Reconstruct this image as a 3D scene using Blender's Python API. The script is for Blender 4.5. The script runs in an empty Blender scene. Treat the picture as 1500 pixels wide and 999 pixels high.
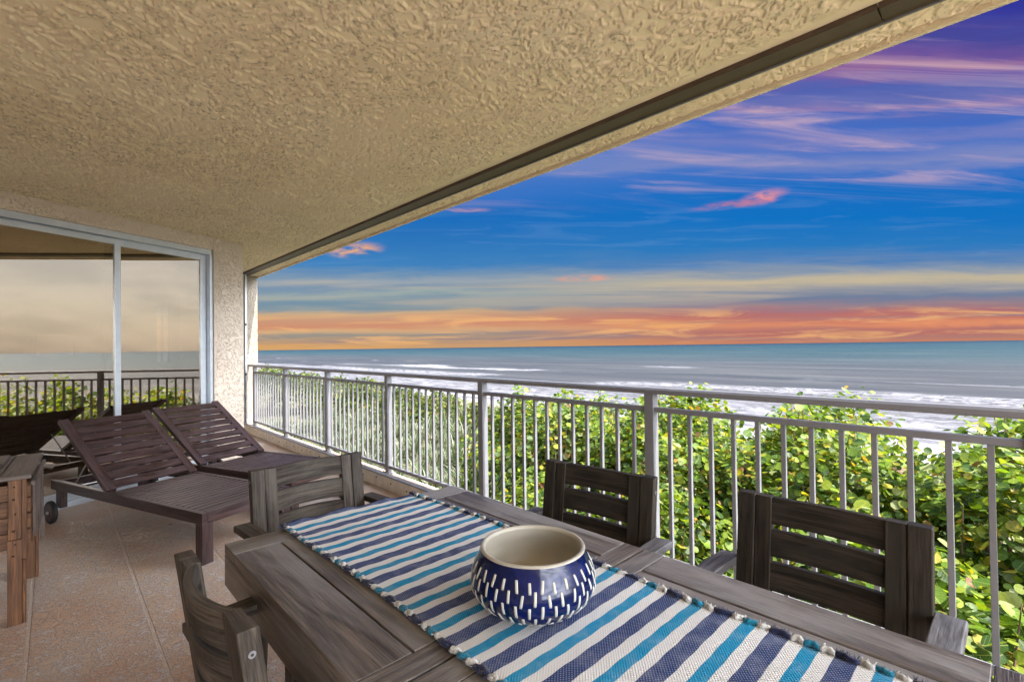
import bpy, bmesh, math, random
import numpy as np
from mathutils import Vector, Matrix
random.seed(7)
rng = np.random.default_rng(7)
S = bpy.context.scene
COL = S.collection
R = math.radians
PI = math.pi

# ------------------------------------------------------------------ camera
AZ, PITCH, ROLL = R(43.654), R(0.709), R(0.7735)
F = Vector((math.sin(AZ)*math.cos(PITCH), math.cos(AZ)*math.cos(PITCH), math.sin(PITCH)))
R0 = Vector((math.cos(AZ), -math.sin(AZ), 0)); U0 = R0.cross(F)
cr, sr = math.cos(ROLL), math.sin(ROLL)
RV = R0*cr - U0*sr; UV_ = U0*cr + R0*sr
cd = bpy.data.cameras.new('camera'); cam = bpy.data.objects.new('camera', cd); COL.objects.link(cam)
m = Matrix((RV, UV_, -F)).transposed().to_4x4(); m.translation = (0, 0, 1.30)
cam.matrix_world = m
cd.sensor_width = 36; cd.lens = 705/1500*36; cd.clip_start = 0.05; cd.clip_end = 200000
S.camera = cam

# ------------------------------------------------------------------ exposure
EXPO = 3.1
S.view_settings.view_transform = 'Standard'; S.view_settings.look = 'None'
S.view_settings.exposure = EXPO; S.view_settings.gamma = 1; S.view_settings.use_curve_mapping = False
S.cycles.use_denoising = True
S.cycles.max_bounces = 10; S.cycles.diffuse_bounces = 8; S.cycles.transparent_max_bounces = 16
S.cycles.sample_clamp_indirect = 8

def lin(r, g, b, k=1.0):
    def f(c):
        c /= 255
        return (c/12.92 if c <= .04045 else ((c+.055)/1.055)**2.4)*k
    return (f(r), f(g), f(b), 1)

# ------------------------------------------------------------------ node helper
class NT:
    def __init__(s, tree): s.t = tree; s.n = tree.nodes; s.l = tree.links; s.n.clear()
    def node(s, typ, **kw):
        x = s.n.new(typ)
        for k, v in kw.items(): setattr(x, k, v)
        return x
    def put(s, sock, v):
        if isinstance(v, bpy.types.NodeSocket): s.l.new(v, sock)
        elif v is not None: sock.default_value = v
    def math(s, op, a, b=None, c=None, clamp=False):
        x = s.node('ShaderNodeMath', operation=op, use_clamp=clamp)
        s.put(x.inputs[0], a)
        if b is not None: s.put(x.inputs[1], b)
        if c is not None: s.put(x.inputs[2], c)
        return x.outputs[0]
    def vec(s, op, a, b=None):
        x = s.node('ShaderNodeVectorMath', operation=op)
        s.put(x.inputs[0], a)
        if b is not None: s.put(x.inputs[1], b)
        return x.outputs[1] if op in ('DOT_PRODUCT', 'LENGTH') else x.outputs[0]
    def scale(s, a, v):
        return s.vec('MULTIPLY', a, v)
    def comb(s, x, y, z=0.0):
        c = s.node('ShaderNodeCombineXYZ'); s.put(c.inputs[0], x); s.put(c.inputs[1], y); s.put(c.inputs[2], z); return c.outputs[0]
    def sep(s, v):
        c = s.node('ShaderNodeSeparateXYZ'); s.put(c.inputs[0], v); return c.outputs
    def noise(s, v, scale=1, detail=4, rough=.5, dist=0.0, out='Fac'):
        x = s.node('ShaderNodeTexNoise'); s.put(x.inputs['Vector'], v)
        x.inputs['Scale'].default_value = scale; x.inputs['Detail'].default_value = detail
        x.inputs['Roughness'].default_value = rough; x.inputs['Distortion'].default_value = dist
        return x.outputs[out]
    def voro(s, v, scale=1, feature='F1', out='Distance'):
        x = s.node('ShaderNodeTexVoronoi', feature=feature); s.put(x.inputs['Vector'], v)
        x.inputs['Scale'].default_value = scale; return x.outputs[out]
    def ramp(s, f, stops, interp='LINEAR'):
        x = s.node('ShaderNodeValToRGB'); cr_ = x.color_ramp; cr_.interpolation = interp
        while len(cr_.elements) < len(stops): cr_.elements.new(0.5)
        for e, (p, c) in zip(cr_.elements, stops):
            e.position = p; e.color = c if hasattr(c, '__len__') else (c, c, c, 1)
        s.put(x.inputs[0], f); return x.outputs[0]
    def rng(s, f, a, b, c=0., d=1., smooth=True):
        x = s.node('ShaderNodeMapRange', interpolation_type='SMOOTHSTEP' if smooth else 'LINEAR')
        s.put(x.inputs[0], f)
        for i, v in enumerate((a, b, c, d)): s.put(x.inputs[i+1], v)
        return x.outputs[0]
    def mix(s, f, a, b, blend='MIX'):
        x = s.node('ShaderNodeMix', data_type='RGBA', blend_type=blend)
        s.put(x.inputs[0], f); s.put(x.inputs[6], a); s.put(x.inputs[7], b); return x.outputs[2]
    def bump(s, h, strength=1., dist=.01, normal=None):
        x = s.node('ShaderNodeBump'); s.put(x.inputs['Height'], h)
        x.inputs['Strength'].default_value = strength; x.inputs['Distance'].default_value = dist
        if normal is not None: s.put(x.inputs['Normal'], normal)
        return x.outputs[0]
    def tc(s, which='Object'): return s.node('ShaderNodeTexCoord').outputs[which]

def mat(name):
    mm = bpy.data.materials.new(name); mm.use_nodes = True
    return mm, NT(mm.node_tree)
def finish(n, col, rough=.6, normal=None, spec=.5, metal=0., **kw):
    b = n.node('ShaderNodeBsdfPrincipled'); n.put(b.inputs['Base Color'], col); n.put(b.inputs['Roughness'], rough)
    n.put(b.inputs['Specular IOR Level'], spec); n.put(b.inputs['Metallic'], metal)
    if normal is not None: n.put(b.inputs['Normal'], normal)
    for k, v in kw.items(): n.put(b.inputs[k.replace('_', ' ')], v)
    o = n.node('ShaderNodeOutputMaterial'); n.l.new(b.outputs[0], o.inputs[0]); return b

# ------------------------------------------------------------------ world: dusk sky with long cloud bands
W = bpy.data.worlds.new('World'); S.world = W; W.use_nodes = True
n = NT(W.node_tree)
K = 0.5**EXPO; SOUTH_FILL = 16.0; HIGH_FILL = 23.0
SUNV = Vector((.130, -.52, 1)).normalized()
SUN_EL = math.asin(SUNV.z); SUN_AZ = math.atan2(SUNV.x, SUNV.y)     # clockwise from +Y
d = n.vec('NORMALIZE', n.tc('Generated'))
dz = n.sep(d)[2]
FH = (math.sin(AZ), math.cos(AZ), 0); RH = (math.cos(AZ), -math.sin(AZ), 0)   # axis across which the cloud streets run
df = n.vec('DOT_PRODUCT', d, FH); dr = n.vec('DOT_PRODUCT', d, RH)
dfc = n.math('MAXIMUM', df, .08)
t = n.math('DIVIDE', dz, dfc); h = n.math('DIVIDE', dr, dfc)
wob = n.noise(n.comb(n.math('MULTIPLY', h, 1.3), n.math('MULTIPLY', t, 5.)), 1.6, 4, .55)
wob2 = n.noise(n.comb(n.math('MULTIPLY', h, 2.6), n.math('MULTIPLY', t, 26.), 3.3), 1.5, 5, .6, .6)
tw = n.math('ADD', t, n.math('MULTIPLY', n.math('SUBTRACT', wob, .5), n.math('MULTIPLY', t, .16)))
tw = n.math('ADD', tw, n.math('MULTIPLY', n.math('SUBTRACT', wob2, .5), n.rng(t, 0, .2, .018, .05)))
tw = n.math('ADD', tw, n.math('MULTIPLY', h, n.math('MULTIPLY', t, -.02)))
def stops(vh, lst):
    o = []
    for v, c in lst:
        g_ = sum(c)/3; a_ = .04 if v < 400 else .17; c = tuple((q*(1-a_)+g_*a_)*1.0 for q in c)
        o.append(((vh-v)/705/.75, lin(*c, K)))
    return sorted(o, key=lambda q: q[0])
RR = stops(501, [(0, (38, 48, 158)), (40, (70, 68, 155)), (66, (72, 72, 155)), (88, (112, 84, 156)), (98, (142, 98, 154)), (110, (116, 94, 166)),
    (130, (80, 98, 178)), (150, (104, 112, 182)), (160, (140, 122, 180)), (168, (76, 106, 190)), (190, (66, 108, 196)), (206, (110, 124, 194)), (218, (84, 118, 198)),
    (240, (124, 136, 194)), (256, (56, 114, 200)), (272, (20, 110, 198)), (320, (14, 114, 198)), (360, (40, 122, 194)), (384, (84, 130, 184)),
    (398, (140, 154, 172)), (411, (200, 184, 150)), (424, (150, 152, 162)), (436, (108, 126, 160)), (447, (152, 126, 142)), (458, (190, 108, 108)),
    (468, (212, 116, 96)), (476, (232, 138, 96)), (484, (192, 110, 102)), (492, (200, 116, 98)), (501, (214, 126, 90))])
LL = stops(511, [(0, (56, 96, 190)), (200, (70, 118, 200)), (240, (104, 136, 200)), (262, (76, 122, 200)), (290, (60, 116, 200)), (312, (24, 108, 192)),
    (350, (40, 116, 190)), (388, (60, 130, 192)), (402, (110, 148, 184)), (413, (152, 166, 178)), (421, (112, 146, 178)),
    (430, (156, 172, 170)), (440, (116, 148, 170)), (452, (112, 146, 164)), (459, (214, 172, 124)), (468, (212, 152, 116)),
    (476, (220, 144, 106)), (483, (224, 176, 122)), (491, (150, 146, 138)), (499, (198, 158, 116)), (505, (228, 166, 94)), (511, (222, 164, 98))])
tn = n.math('DIVIDE', tw, .75)
cR = n.ramp(tn, RR); cL = n.ramp(tn, LL)
hb = n.math('ADD', n.rng(h, -.25, .55), n.math('MULTIPLY', n.math('SUBTRACT', wob2, .5), .5), clamp=True)
base = n.mix(hb, cL, cR)
# thin brighter streaks in the upper sky
stv = n.comb(n.math('MULTIPLY', h, 1.1), n.math('ADD', n.math('MULTIPLY', t, 15.), n.math('MULTIPLY', h, 1.0)), 7.7)
st = n.noise(stv, 1.25, 8, .62, .9)
stf = n.math('MULTIPLY', n.rng(st, .48, .74), n.math('MULTIPLY', n.rng(t, .27, .36), n.rng(t, .70, .58)))
base = n.mix(n.math('MULTIPLY', stf, .70), base, lin(226, 186, 190, K))
st2 = n.noise(n.comb(n.math('MULTIPLY', h, .8), n.math('MULTIPLY', t, 26.), 1.2), 1.3, 7, .6, .5)
base = n.mix(n.math('MULTIPLY', n.rng(st2, .5, .7), n.math('MULTIPLY', n.rng(t, .05, .1, 0, .5), n.rng(t, .2, .14))), base, lin(212, 190, 158, K))
base = n.mix(n.math('MULTIPLY', n.rng(st2, .5, .36), n.math('MULTIPLY', n.rng(t, .0, .02, .15, .7), n.rng(t, .095, .06))), base, lin(140, 128, 138, K))
pt_ = n.noise(n.comb(n.math('MULTIPLY', h, 3.2), n.math('MULTIPLY', t, 34.), 9.1), 1.3, 7, .62, .8)
base = n.mix(n.math('MULTIPLY', n.rng(pt_, .48, .66), n.math('MULTIPLY', n.rng(t, .0, .015, .1, .7), n.rng(t, .085, .055))), base, lin(244, 186, 124, K))
base = n.mix(n.math('MULTIPLY', n.rng(pt_, .5, .34), n.math('MULTIPLY', n.rng(t, .14, .17, 0, .16), n.rng(t, .33, .28))), base, lin(120, 160, 208, K))
# small lit puffs
def puff(u, v, ru, rv, col, slope, amt=.9):
    global base
    hh = (u-750)/705; tt = (508-.0135*(u-750)-v)/705
    x_ = n.math('SUBTRACT', h, hh); y_ = n.math('SUBTRACT', n.math('SUBTRACT', t, tt), n.math('MULTIPLY', x_, slope))
    nz = n.noise(n.comb(n.math('MULTIPLY', h, 12.), n.math('MULTIPLY', t, 40.), u*.01), 1.2, 6, .62, 1.0)
    y_ = n.math('ADD', y_, n.math('MULTIPLY', n.math('SUBTRACT', nz, .5), rv/705*1.1))
    q = n.math('SQRT', n.math('ADD', n.math('POWER', n.math('ABSOLUTE', n.math('DIVIDE', x_, ru/705)), 2.), n.math('POWER', n.math('ABSOLUTE', n.math('DIVIDE', y_, rv/705)), 2.)))
    f = n.math('MULTIPLY', n.rng(q, 1.15, .25), n.rng(nz, .34, .6))
    base = n.mix(n.math('MULTIPLY', f, amt), base, lin(*col, K))
puff(520, 365, 46, 12, (246, 178, 118), .05)
puff(1122, 288, 40, 12, (240, 150, 150), .22)
puff(1080, 298, 70, 7, (190, 120, 150), .1, .7)
puff(858, 407, 50, 6, (230, 160, 140), .02)
puff(685, 307, 45, 4, (190, 150, 170), .0, .7)
puff(950, 474, 90, 9, (236, 165, 105), -.03, .6)
puff(1400, 473, 150, 7, (236, 150, 105), -.01, .6)
# outside the sunset sector: pale haze, its upper band brightened as added fill for the balcony, real sky overhead
hl = n.vec('LENGTH', n.vec('MULTIPLY', d, (1, 1, 0)))
ca = n.math('DIVIDE', df, n.math('MAXIMUM', hl, .001))
sector = n.math('MULTIPLY', n.rng(ca, .45, .66), n.rng(t, 1.5, .8))
nish = n.node('ShaderNodeTexSky', sky_type='NISHITA', sun_disc=False, sun_elevation=SUN_EL, sun_rotation=SUN_AZ)
nish.dust_density = 2.
ns = n.scale(nish.outputs[0], (.12, .12, .12))
pale = n.mix(n.math('MULTIPLY', n.rng(ca, .46, .0), n.math('MULTIPLY', n.rng(dz, .19, .40), n.rng(dz, .92, .7))), (1.0*K, .90*K, .80*K, 1), (HIGH_FILL*K, HIGH_FILL*1.04*K, HIGH_FILL*1.12*K, 1))
# added bright fill low in the south sky, lighting the balcony from behind
south_fill = n.math('MULTIPLY', n.rng(n.vec('DOT_PRODUCT', d, tuple(Vector((-.28, -1, .2)).normalized())), .62, .96), n.rng(dz, .85, .35))
pale = n.mix(south_fill, pale, (SOUTH_FILL*K, SOUTH_FILL*1.04*K, SOUTH_FILL*1.12*K, 1))
cl = n.noise(n.scale(d, (2, 2, 7)), 2.2, 6, .6)
pale = n.mix(n.rng(cl, .42, .62, 0, .75), pale, n.mix(n.rng(dz, .15, .3), (.60*K, .55*K, .52*K, 1), (2*K, 2*K, 2.2*K, 1)))
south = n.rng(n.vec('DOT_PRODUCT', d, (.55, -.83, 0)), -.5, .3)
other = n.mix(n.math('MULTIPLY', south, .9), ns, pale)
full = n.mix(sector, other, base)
full = n.mix(n.rng(dz, -.01, -.02), full, (.2*K, .2*K, .2*K, 1))
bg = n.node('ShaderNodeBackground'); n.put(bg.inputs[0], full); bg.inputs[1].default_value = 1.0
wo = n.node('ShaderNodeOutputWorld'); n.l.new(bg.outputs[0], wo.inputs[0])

# ------------------------------------------------------------------ sun
sd = bpy.data.lights.new('sun', 'SUN'); sd.energy = 2.0; sd.angle = R(.53); sd.color = (1, .95, .87)
sun = bpy.data.objects.new('sun', sd); COL.objects.link(sun)
sun.rotation_euler = (-SUNV).to_track_quat('-Z', 'Y').to_euler()

# ------------------------------------------------------------------ mesh helpers
def rotz(a): return Matrix.Rotation(a, 3, 'Z')
class MB:
    """collects boards, bars, lathes; links them as ONE mesh with a grain UV"""
    def __init__(s): s.v = []; s.f = []; s.uv = []; s.mi = []
    def face(s, idx, uvs, mi=0): s.f.append(idx); s.uv.append(uvs); s.mi.append(mi)
    def box(s, c, size, rot=None, grain=None, mi=0):
        c = Vector(c); hx = [q/2 for q in size]
        if grain is None: grain = max(range(3), key=lambda i: size[i])
        b = len(s.v); o = (random.uniform(0, 50), random.uniform(0, 50))
        P = [Vector((sx*hx[0], sy*hx[1], sz*hx[2])) for sx in (-1, 1) for sy in (-1, 1) for sz in (-1, 1)]
        for p in P: s.v.append(tuple(c + (rot @ p if rot else p)))
        for ax, fs in ((0, ((0, 1, 3, 2), (4, 6, 7, 5))), (1, ((0, 4, 5, 1), (2, 3, 7, 6))), (2, ((0, 2, 6, 4), (1, 5, 7, 3)))):
            rest = [i for i in range(3) if i != ax]
            if grain in rest: gu = grain; gv = [i for i in rest if i != grain][0]
            else: gu, gv = rest
            for f in fs:
                if gu != grain:      # end grain: shrink u
                    s.face([b+i for i in f], [(P[i][gu]*.15+o[0], P[i][gv]+o[1]) for i in f], mi)
                else: s.face([b+i for i in f], [(P[i][gu]+o[0], P[i][gv]+o[1]+ax*.37) for i in f], mi)
        return s
    def bar(s, a, b, w, t_, up=(0, 0, 1), mi=0):
        a = Vector(a); b = Vector(b); dx = (b-a); L = dx.length; dx.normalize()
        u = Vector(up); y = u.cross(dx)
        if y.length < 1e-4: y = Vector((0, 1, 0)).cross(dx)
        y.normalize(); z = dx.cross(y)
        return s.box((a+b)/2, (L, w, t_), Matrix((dx, y, z)).transposed(), 0, mi)
    def sweep(s, prof, path, mi=0, caps=True, grain_along=True):
        """prof: list of (a,b); path: list of (origin, ax, ay)"""
        b = len(s.v); k = len(prof); o = (random.uniform(0, 50), random.uniform(0, 50)); L = 0
        per = [0]
        for i in range(k): per.append(per[-1] + math.dist(prof[i], prof[(i+1) % k]))
        Ls = [0]
        for i in range(1, len(path)): Ls.append(Ls[-1] + (Vector(path[i][0])-Vector(path[i-1][0])).length)
        for (og, ax, ay) in path:
            for (p, q) in prof: s.v.append(tuple(Vector(og)+Vector(ax)*p+Vector(ay)*q))
        for i in range(len(path)-1):
            for j in range(k):
                j2 = (j+1) % k
                s.face([b+i*k+j, b+i*k+j2, b+(i+1)*k+j2, b+(i+1)*k+j],
                       [(Ls[i]+o[0], per[j]+o[1]), (Ls[i]+o[0], per[j+1]+o[1]), (Ls[i+1]+o[0], per[j+1]+o[1]), (Ls[i+1]+o[0], per[j]+o[1])], mi)
        if caps:
            s.face([b+j for j in reversed(range(k))], [(prof[j][0]*.15+o[0], prof[j][1]+o[1]) for j in reversed(range(k))], mi)
            e = b+(len(path)-1)*k
            s.face([e+j for j in range(k)], [(prof[j][0]*.15+o[0], prof[j][1]+o[1]) for j in range(k)], mi)
        return s
    def tube(s, a, b, r, seg=12, r2=None, mi=0):
        a = Vector(a); b = Vector(b); dz_ = (b-a).normalized(); x = dz_.orthogonal().normalized(); y = dz_.cross(x)
        r2 = r if r2 is None else r2
        circ = [(math.cos(2*PI*i/seg), math.sin(2*PI*i/seg)) for i in range(seg)]
        return s.sweep(circ, [(a, x*r, y*r), (b, x*r2, y*r2)], mi)
    def lathe(s, prof, c=(0, 0, 0), seg=48, mi=0):
        """prof: list of (r,z) open profile"""
        b = len(s.v); c = Vector(c); k = len(prof)
        for i in range(seg):
            a = 2*PI*i/seg
            for r, z in prof: s.v.append((c.x+r*math.cos(a), c.y+r*math.sin(a), c.z+z))
        for i in range(seg):
            i2 = (i+1) % seg
            for j in range(k-1):
                s.face([b+i*k+j, b+i2*k+j, b+i2*k+j+1, b+i*k+j+1], [(i/seg, j/k), ((i+1)/seg, j/k), ((i+1)/seg, (j+1)/k), (i/seg, (j+1)/k)], mi)
        return s
    def build(s, name, mats, parent=None, bevel=0., smooth=False):
        me = bpy.data.meshes.new(name); me.from_pydata(s.v, [], s.f)
        uvl = me.uv_layers.new(name='UVMap'); flat = [c for f in s.uv for p in f for c in p]
        uvl.data.foreach_set('uv', flat)
        if not isinstance(mats, (list, tuple)): mats = [mats]
        for m_ in mats: me.materials.append(m_)
        me.polygons.foreach_set('material_index', s.mi)
        if smooth: me.polygons.foreach_set('use_smooth', [True]*len(me.polygons))
        me.update()
        o = bpy.data.objects.new(name, me); COL.objects.link(o)
        if parent is not None: o.parent = parent
        if bevel:
            bv = o.modifiers.new('bevel', 'BEVEL'); bv.width = bevel; bv.segments = 2; bv.limit_method = 'ANGLE'; bv.angle_limit = R(40)
        return o
def tag(o, label=None, cat=None, group=None, kind=None):
    if label: o['label'] = label
    if cat: o['category'] = cat
    if group: o['group'] = group
    if kind: o['kind'] = kind
    return o
def empty(name, loc=(0, 0, 0), rz=0):
    o = bpy.data.objects.new(name, None); COL.objects.link(o); o.location = loc; o.rotation_euler = (0, 0, rz); o.empty_display_size = .1
    return o
def copy_tree(o, parent=None):
    c = o.copy(); COL.objects.link(c); c.parent = parent
    for ch in list(o.children): copy_tree(ch, c)
    return c

# ------------------------------------------------------------------ materials
def wood(name, dark, light, rough=.55, tint=None, tint_amt=.5, gscale=1., bump=.5, spec=.4, blotch=(2.5, 7.), streak=.7):
    mm, n = mat(name); uv = n.tc('UV')
    g1 = n.noise(n.scale(uv, (2.2*gscale, 34*gscale, 1)), 1, 5, .6, 1.2)
    g2 = n.noise(n.scale(uv, (7*gscale, 190*gscale, 1)), 1, 4, .65, .4)
    blot = n.noise(n.scale(uv, (blotch[0], blotch[1], 1)), 1, 5, .65, .8)
    c = n.mix(n.rng(g1, .36, .66), dark, light)
    c = n.mix(n.rng(g2, .44, .64, 0, streak), c, (dark[0]*.45, dark[1]*.45, dark[2]*.45, 1))
    if tint: c = n.mix(n.rng(blot, .38, .68, 0, tint_amt), c, tint)
    kn = n.voro(n.scale(uv, (1.6, 9, 1)), 1.)
    c = n.mix(n.rng(kn, .10, .03, 0, .65), c, (dark[0]*.35, dark[1]*.3, dark[2]*.28, 1))
    hgt = n.math('ADD', n.math('MULTIPLY', g1, .5), n.math('MULTIPLY', g2, .7))
    nb = n.bump(hgt, bump, .0035)
    finish(n, c, n.rng(blot, .3, .7, rough-.07, rough+.12), nb, spec)
    return mm
M = {}
M['table'] = wood('weathered_table_wood', (.045, .032, .024, 1), (.18, .145, .115, 1), .36, (.25, .24, .235, 1), .8, bump=.8, blotch=(1.3, 5.), streak=.6)
M['chair'] = wood('weathered_chair_wood_backlit', (.008, .006, .0042, 1), (.042, .032, .0225, 1), .62, (.056, .047, .036, 1), .45, spec=.25)  # same chair wood, with the backlit shade of the railing chairs in its colour
M['chair_pale'] = wood('weathered_chair_wood_lit', (.018, .013, .0095, 1), (.092, .074, .057, 1), .62, (.12, .107, .092, 1), .5, spec=.25, bump=.9)  # paler copy of that wood, without the backlit darkening
M['arm'] = wood('bleached_arm_wood', (.055, .05, .048, 1), (.15, .145, .15, 1), .5, (.19, .19, .21, 1), .6)
M['lounge'] = wood('mahogany_stained_wood', (.020, .010, .009, 1), (.080, .045, .040, 1), .40, (.10, .068, .075, 1), .45, spec=.3)
M['pine'] = wood('oiled_pine_wood', (.075, .030, .010, 1), (.23, .105, .040, 1), .5, (.12, .06, .035, 1), .5)
M['pinegrey'] = wood('weathered_pine_wood', (.06, .04, .03, 1), (.15, .11, .09, 1), .55, (.16, .14, .13, 1), .5)

def stucco(name, col, scale, depth, col2=None, strength=1.):
    mm, n = mat(name); p = n.tc('Object')
    warp = n.noise(p, scale*.12, 2, .5, out='Color')
    pw = n.vec('ADD', p, n.scale(n.vec('SUBTRACT', warp, (.5, .5, .5)), (.35, .35, .35)))
    # trowel-dragged flakes: stretched along a slowly turning direction
    st_ = n.node('ShaderNodeMapping'); n.put(st_.inputs[0], pw); st_.inputs['Rotation'].default_value = (0, 0, .6); st_.inputs['Scale'].default_value = (1, 1.8, 1.4)
    a = n.noise(st_.outputs[0], scale, 3, .6, 1.6)
    flakes = n.rng(a, .49, .53)
    st2_ = n.node('ShaderNodeMapping'); n.put(st2_.inputs[0], pw); st2_.inputs['Rotation'].default_value = (0, 0, -.7); st2_.inputs['Scale'].default_value = (2.2, 1, 1.2)
    b_ = n.noise(st2_.outputs[0], scale*1.3, 3, .6, 1.2)
    f2 = n.rng(b_, .54, .575)
    fine = n.noise(p, scale*7, 4, .6)
    body = n.math('MAXIMUM', flakes, f2)
    hgt = n.math('ADD', n.math('MULTIPLY', body, 1.0), n.math('MULTIPLY', fine, .28))
    hgt = n.math('ADD', hgt, n.math('MULTIPLY', n.math('MULTIPLY', body, n.noise(p, scale*3, 3, .6)), .8))
    nb = n.bump(hgt, strength, depth)
    c = n.mix(n.rng(n.noise(p, 1.4, 4, .6), .3, .7), col, col2 or col)
    finish(n, c, .85, nb, .2)
    return mm
M['ceil'] = stucco('ceiling_stucco', (.83, .70, .47, 1), 60, .0012, (.88, .77, .56, 1))
M['wall'] = stucco('wall_stucco', (.64, .54, .44, 1), 12, .007, (.70, .61, .51, 1), 1.)

def plain(name, col, rough=.5, spec=.5, metal=0., mottled=.08, bumpd=0., sc=12):
    mm, n = mat(name); p = n.tc('Object')
    nz = n.noise(p, sc, 5, .6)
    c = n.mix(n.rng(nz, .3, .7), tuple(q*(1-mottled) for q in col[:3])+(1,), tuple(min(1, q*(1+mottled)) for q in col[:3])+(1,))
    finish(n, c, rough, n.bump(n.noise(p, sc*6, 3, .6), .5, bumpd) if bumpd else None, spec, metal)
    return mm
M['white'] = plain('white_painted_aluminium', (.165, .165, .178, 1), .35, .5, 0, .06, .0006, 9)
M['track'] = plain('bronze_shutter_track', (.075, .048, .034, 1), .5, .4, 0, .12, .001)
M['trackw'] = plain('cream_shutter_track', (.62, .56, .48, 1), .5, .4, 0, .12, .001)
M['alu'] = plain('door_aluminium', (.55, .6, .66, 1), .3, .5, .35, .05)
M['screen'] = plain('bronze_screen_stile', (.07, .055, .042, 1), .5)
M['dark'] = plain('dark_gasket', (.03, .027, .024, 1), .6)
M['steel'] = plain('zinc_steel', (.55, .55, .56, 1), .3, .5, .9)
M['zinc'] = plain('dull_zinc', (.22, .22, .23, 1), .5, .4, .5)
M['black'] = plain('black_rubber', (.015, .015, .016, 1), .6)
M['bright'] = plain('shade_lifted_white', (.62, .62, .64, 1), .4)  # lighter copy of the white, lifting the track post out of its shade
M['endw'] = stucco('dimmed_end_stucco', (.36, .31, .25, 1), 18, .016, (.41, .36, .30, 1), 1.)  # wall stucco darkened to offset the strong light on the end wall
M['ochre'] = plain('ochre_strip_colour', (.55, .34, .16, 1), .8, .3, 0, .15, .002)
M['concrete'] = plain('peach_concrete', (.58, .43, .33, 1), .85, .2, 0, .15, .003)
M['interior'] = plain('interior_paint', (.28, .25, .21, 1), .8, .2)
M['canvas'] = plain('pale_canvas', (.88, .8, .7, 1), .8, .2)
M['iron'] = plain('rusty_iron', (.05, .03, .022, 1), .6, .4, .3, .3, .001, 60)
M['facade'] = stucco('facade_stucco', (.6, .52, .42, 1), 12, .006)

mm, n = mat('trowelled_ceiling_plaster'); p = n.tc('Object'); at = n.node('ShaderNodeAttribute'); at.attribute_name = 'col'
finish(n, n.mix(n.rng(n.noise(p, 1.3, 4, .6), .3, .7, 0, .5), at.outputs['Color'], n.mix(1., at.outputs['Color'], (.9, .86, .78, 1), 'MULTIPLY')), .9, n.bump(n.noise(p, 260, 3, .6), .6, .0015), .15); M['ceil_skin'] = mm
# floor
mm, n = mat('balcony_floor_coating'); p = n.tc('Object'); x, y, z = n.sep(p)
def line(c, period, off, w):
    q = n.math('ABSOLUTE', n.math('SUBTRACT', n.math('FRACT', n.math('ADD', n.math('DIVIDE', n.math('SUBTRACT', c, off), period), .5)), .5))
    return n.rng(n.math('MULTIPLY', q, period), w, w*.55)
lx = line(x, .4215, .338, .0085); ly = line(y, .418, 3.045, .006)
fk = n.noise(p, 55, 4, .7, 1.0); fk2 = n.noise(n.scale(p, (1, 1, 1)), 24, 4, .65, 1.4)
flk = n.rng(n.math('ADD', n.math('MULTIPLY', fk, .5), n.math('MULTIPLY', fk2, .5)), .49, .56)
big = n.noise(p, 1.7, 5, .6)
c0 = n.mix(n.rng(big, .35, .65), (.47, .30, .195, 1), (.49, .38, .29, 1))
c = n.mix(n.math('MULTIPLY', flk, n.rng(big, .3, .62, .4, .9)), c0, (.54, .51, .50, 1))
c = n.mix(n.rng(n.noise(p, 140, 2, .5), .62, .7, 0, .5), c, (.16, .08, .05, 1))
c = n.mix(n.math('MULTIPLY', lx, .75), c, (.56, .46, .38, 1)); c = n.mix(n.math('MULTIPLY', ly, .45), c, (.54, .44, .37, 1))
sp = n.voro(p, 2.1); c = n.mix(n.rng(sp, .035, .02, 0, .85), c, (.05, .03, .025, 1))
hgt = n.math('SUBTRACT', n.math('ADD', n.math('MULTIPLY', flk, .8), n.math('MULTIPLY', fk, .4)), n.math('MULTIPLY', n.math('MAXIMUM', lx, n.math('MULTIPLY', ly, .5)), .9))
finish(n, c, n.rng(fk2, .3, .7, .42, .65), n.bump(hgt, .9, .006), .4); M['floor'] = mm

# glass: coated pane, half mirror and half clear
mm, n = mat('coated_window_glass')
p = n.tc('Object')
gl = n.node('ShaderNodeBsdfGlossy'); gl.inputs['Color'].default_value = (.95, .84, .70, 1); gl.inputs['Roughness'].default_value = .012
n.put(gl.inputs['Normal'], n.bump(n.noise(p, 1.3, 2, .5), .12, .004))
tr = n.node('ShaderNodeBsdfTransparent'); tr.inputs[0].default_value = (.55, .51, .46, 1)
lw = n.node('ShaderNodeLayerWeight'); lw.inputs[0].default_value = .25
f = n.rng(lw.outputs['Fresnel'], 0, .6, .42, .85, False)
mx = n.node('ShaderNodeMixShader'); n.put(mx.inputs[0], f); n.l.new(tr.outputs[0], mx.inputs[1]); n.l.new(gl.outputs[0], mx.inputs[2])
o = n.node('ShaderNodeOutputMaterial'); n.l.new(mx.outputs[0], o.inputs[0]); M['glass'] = mm

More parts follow.
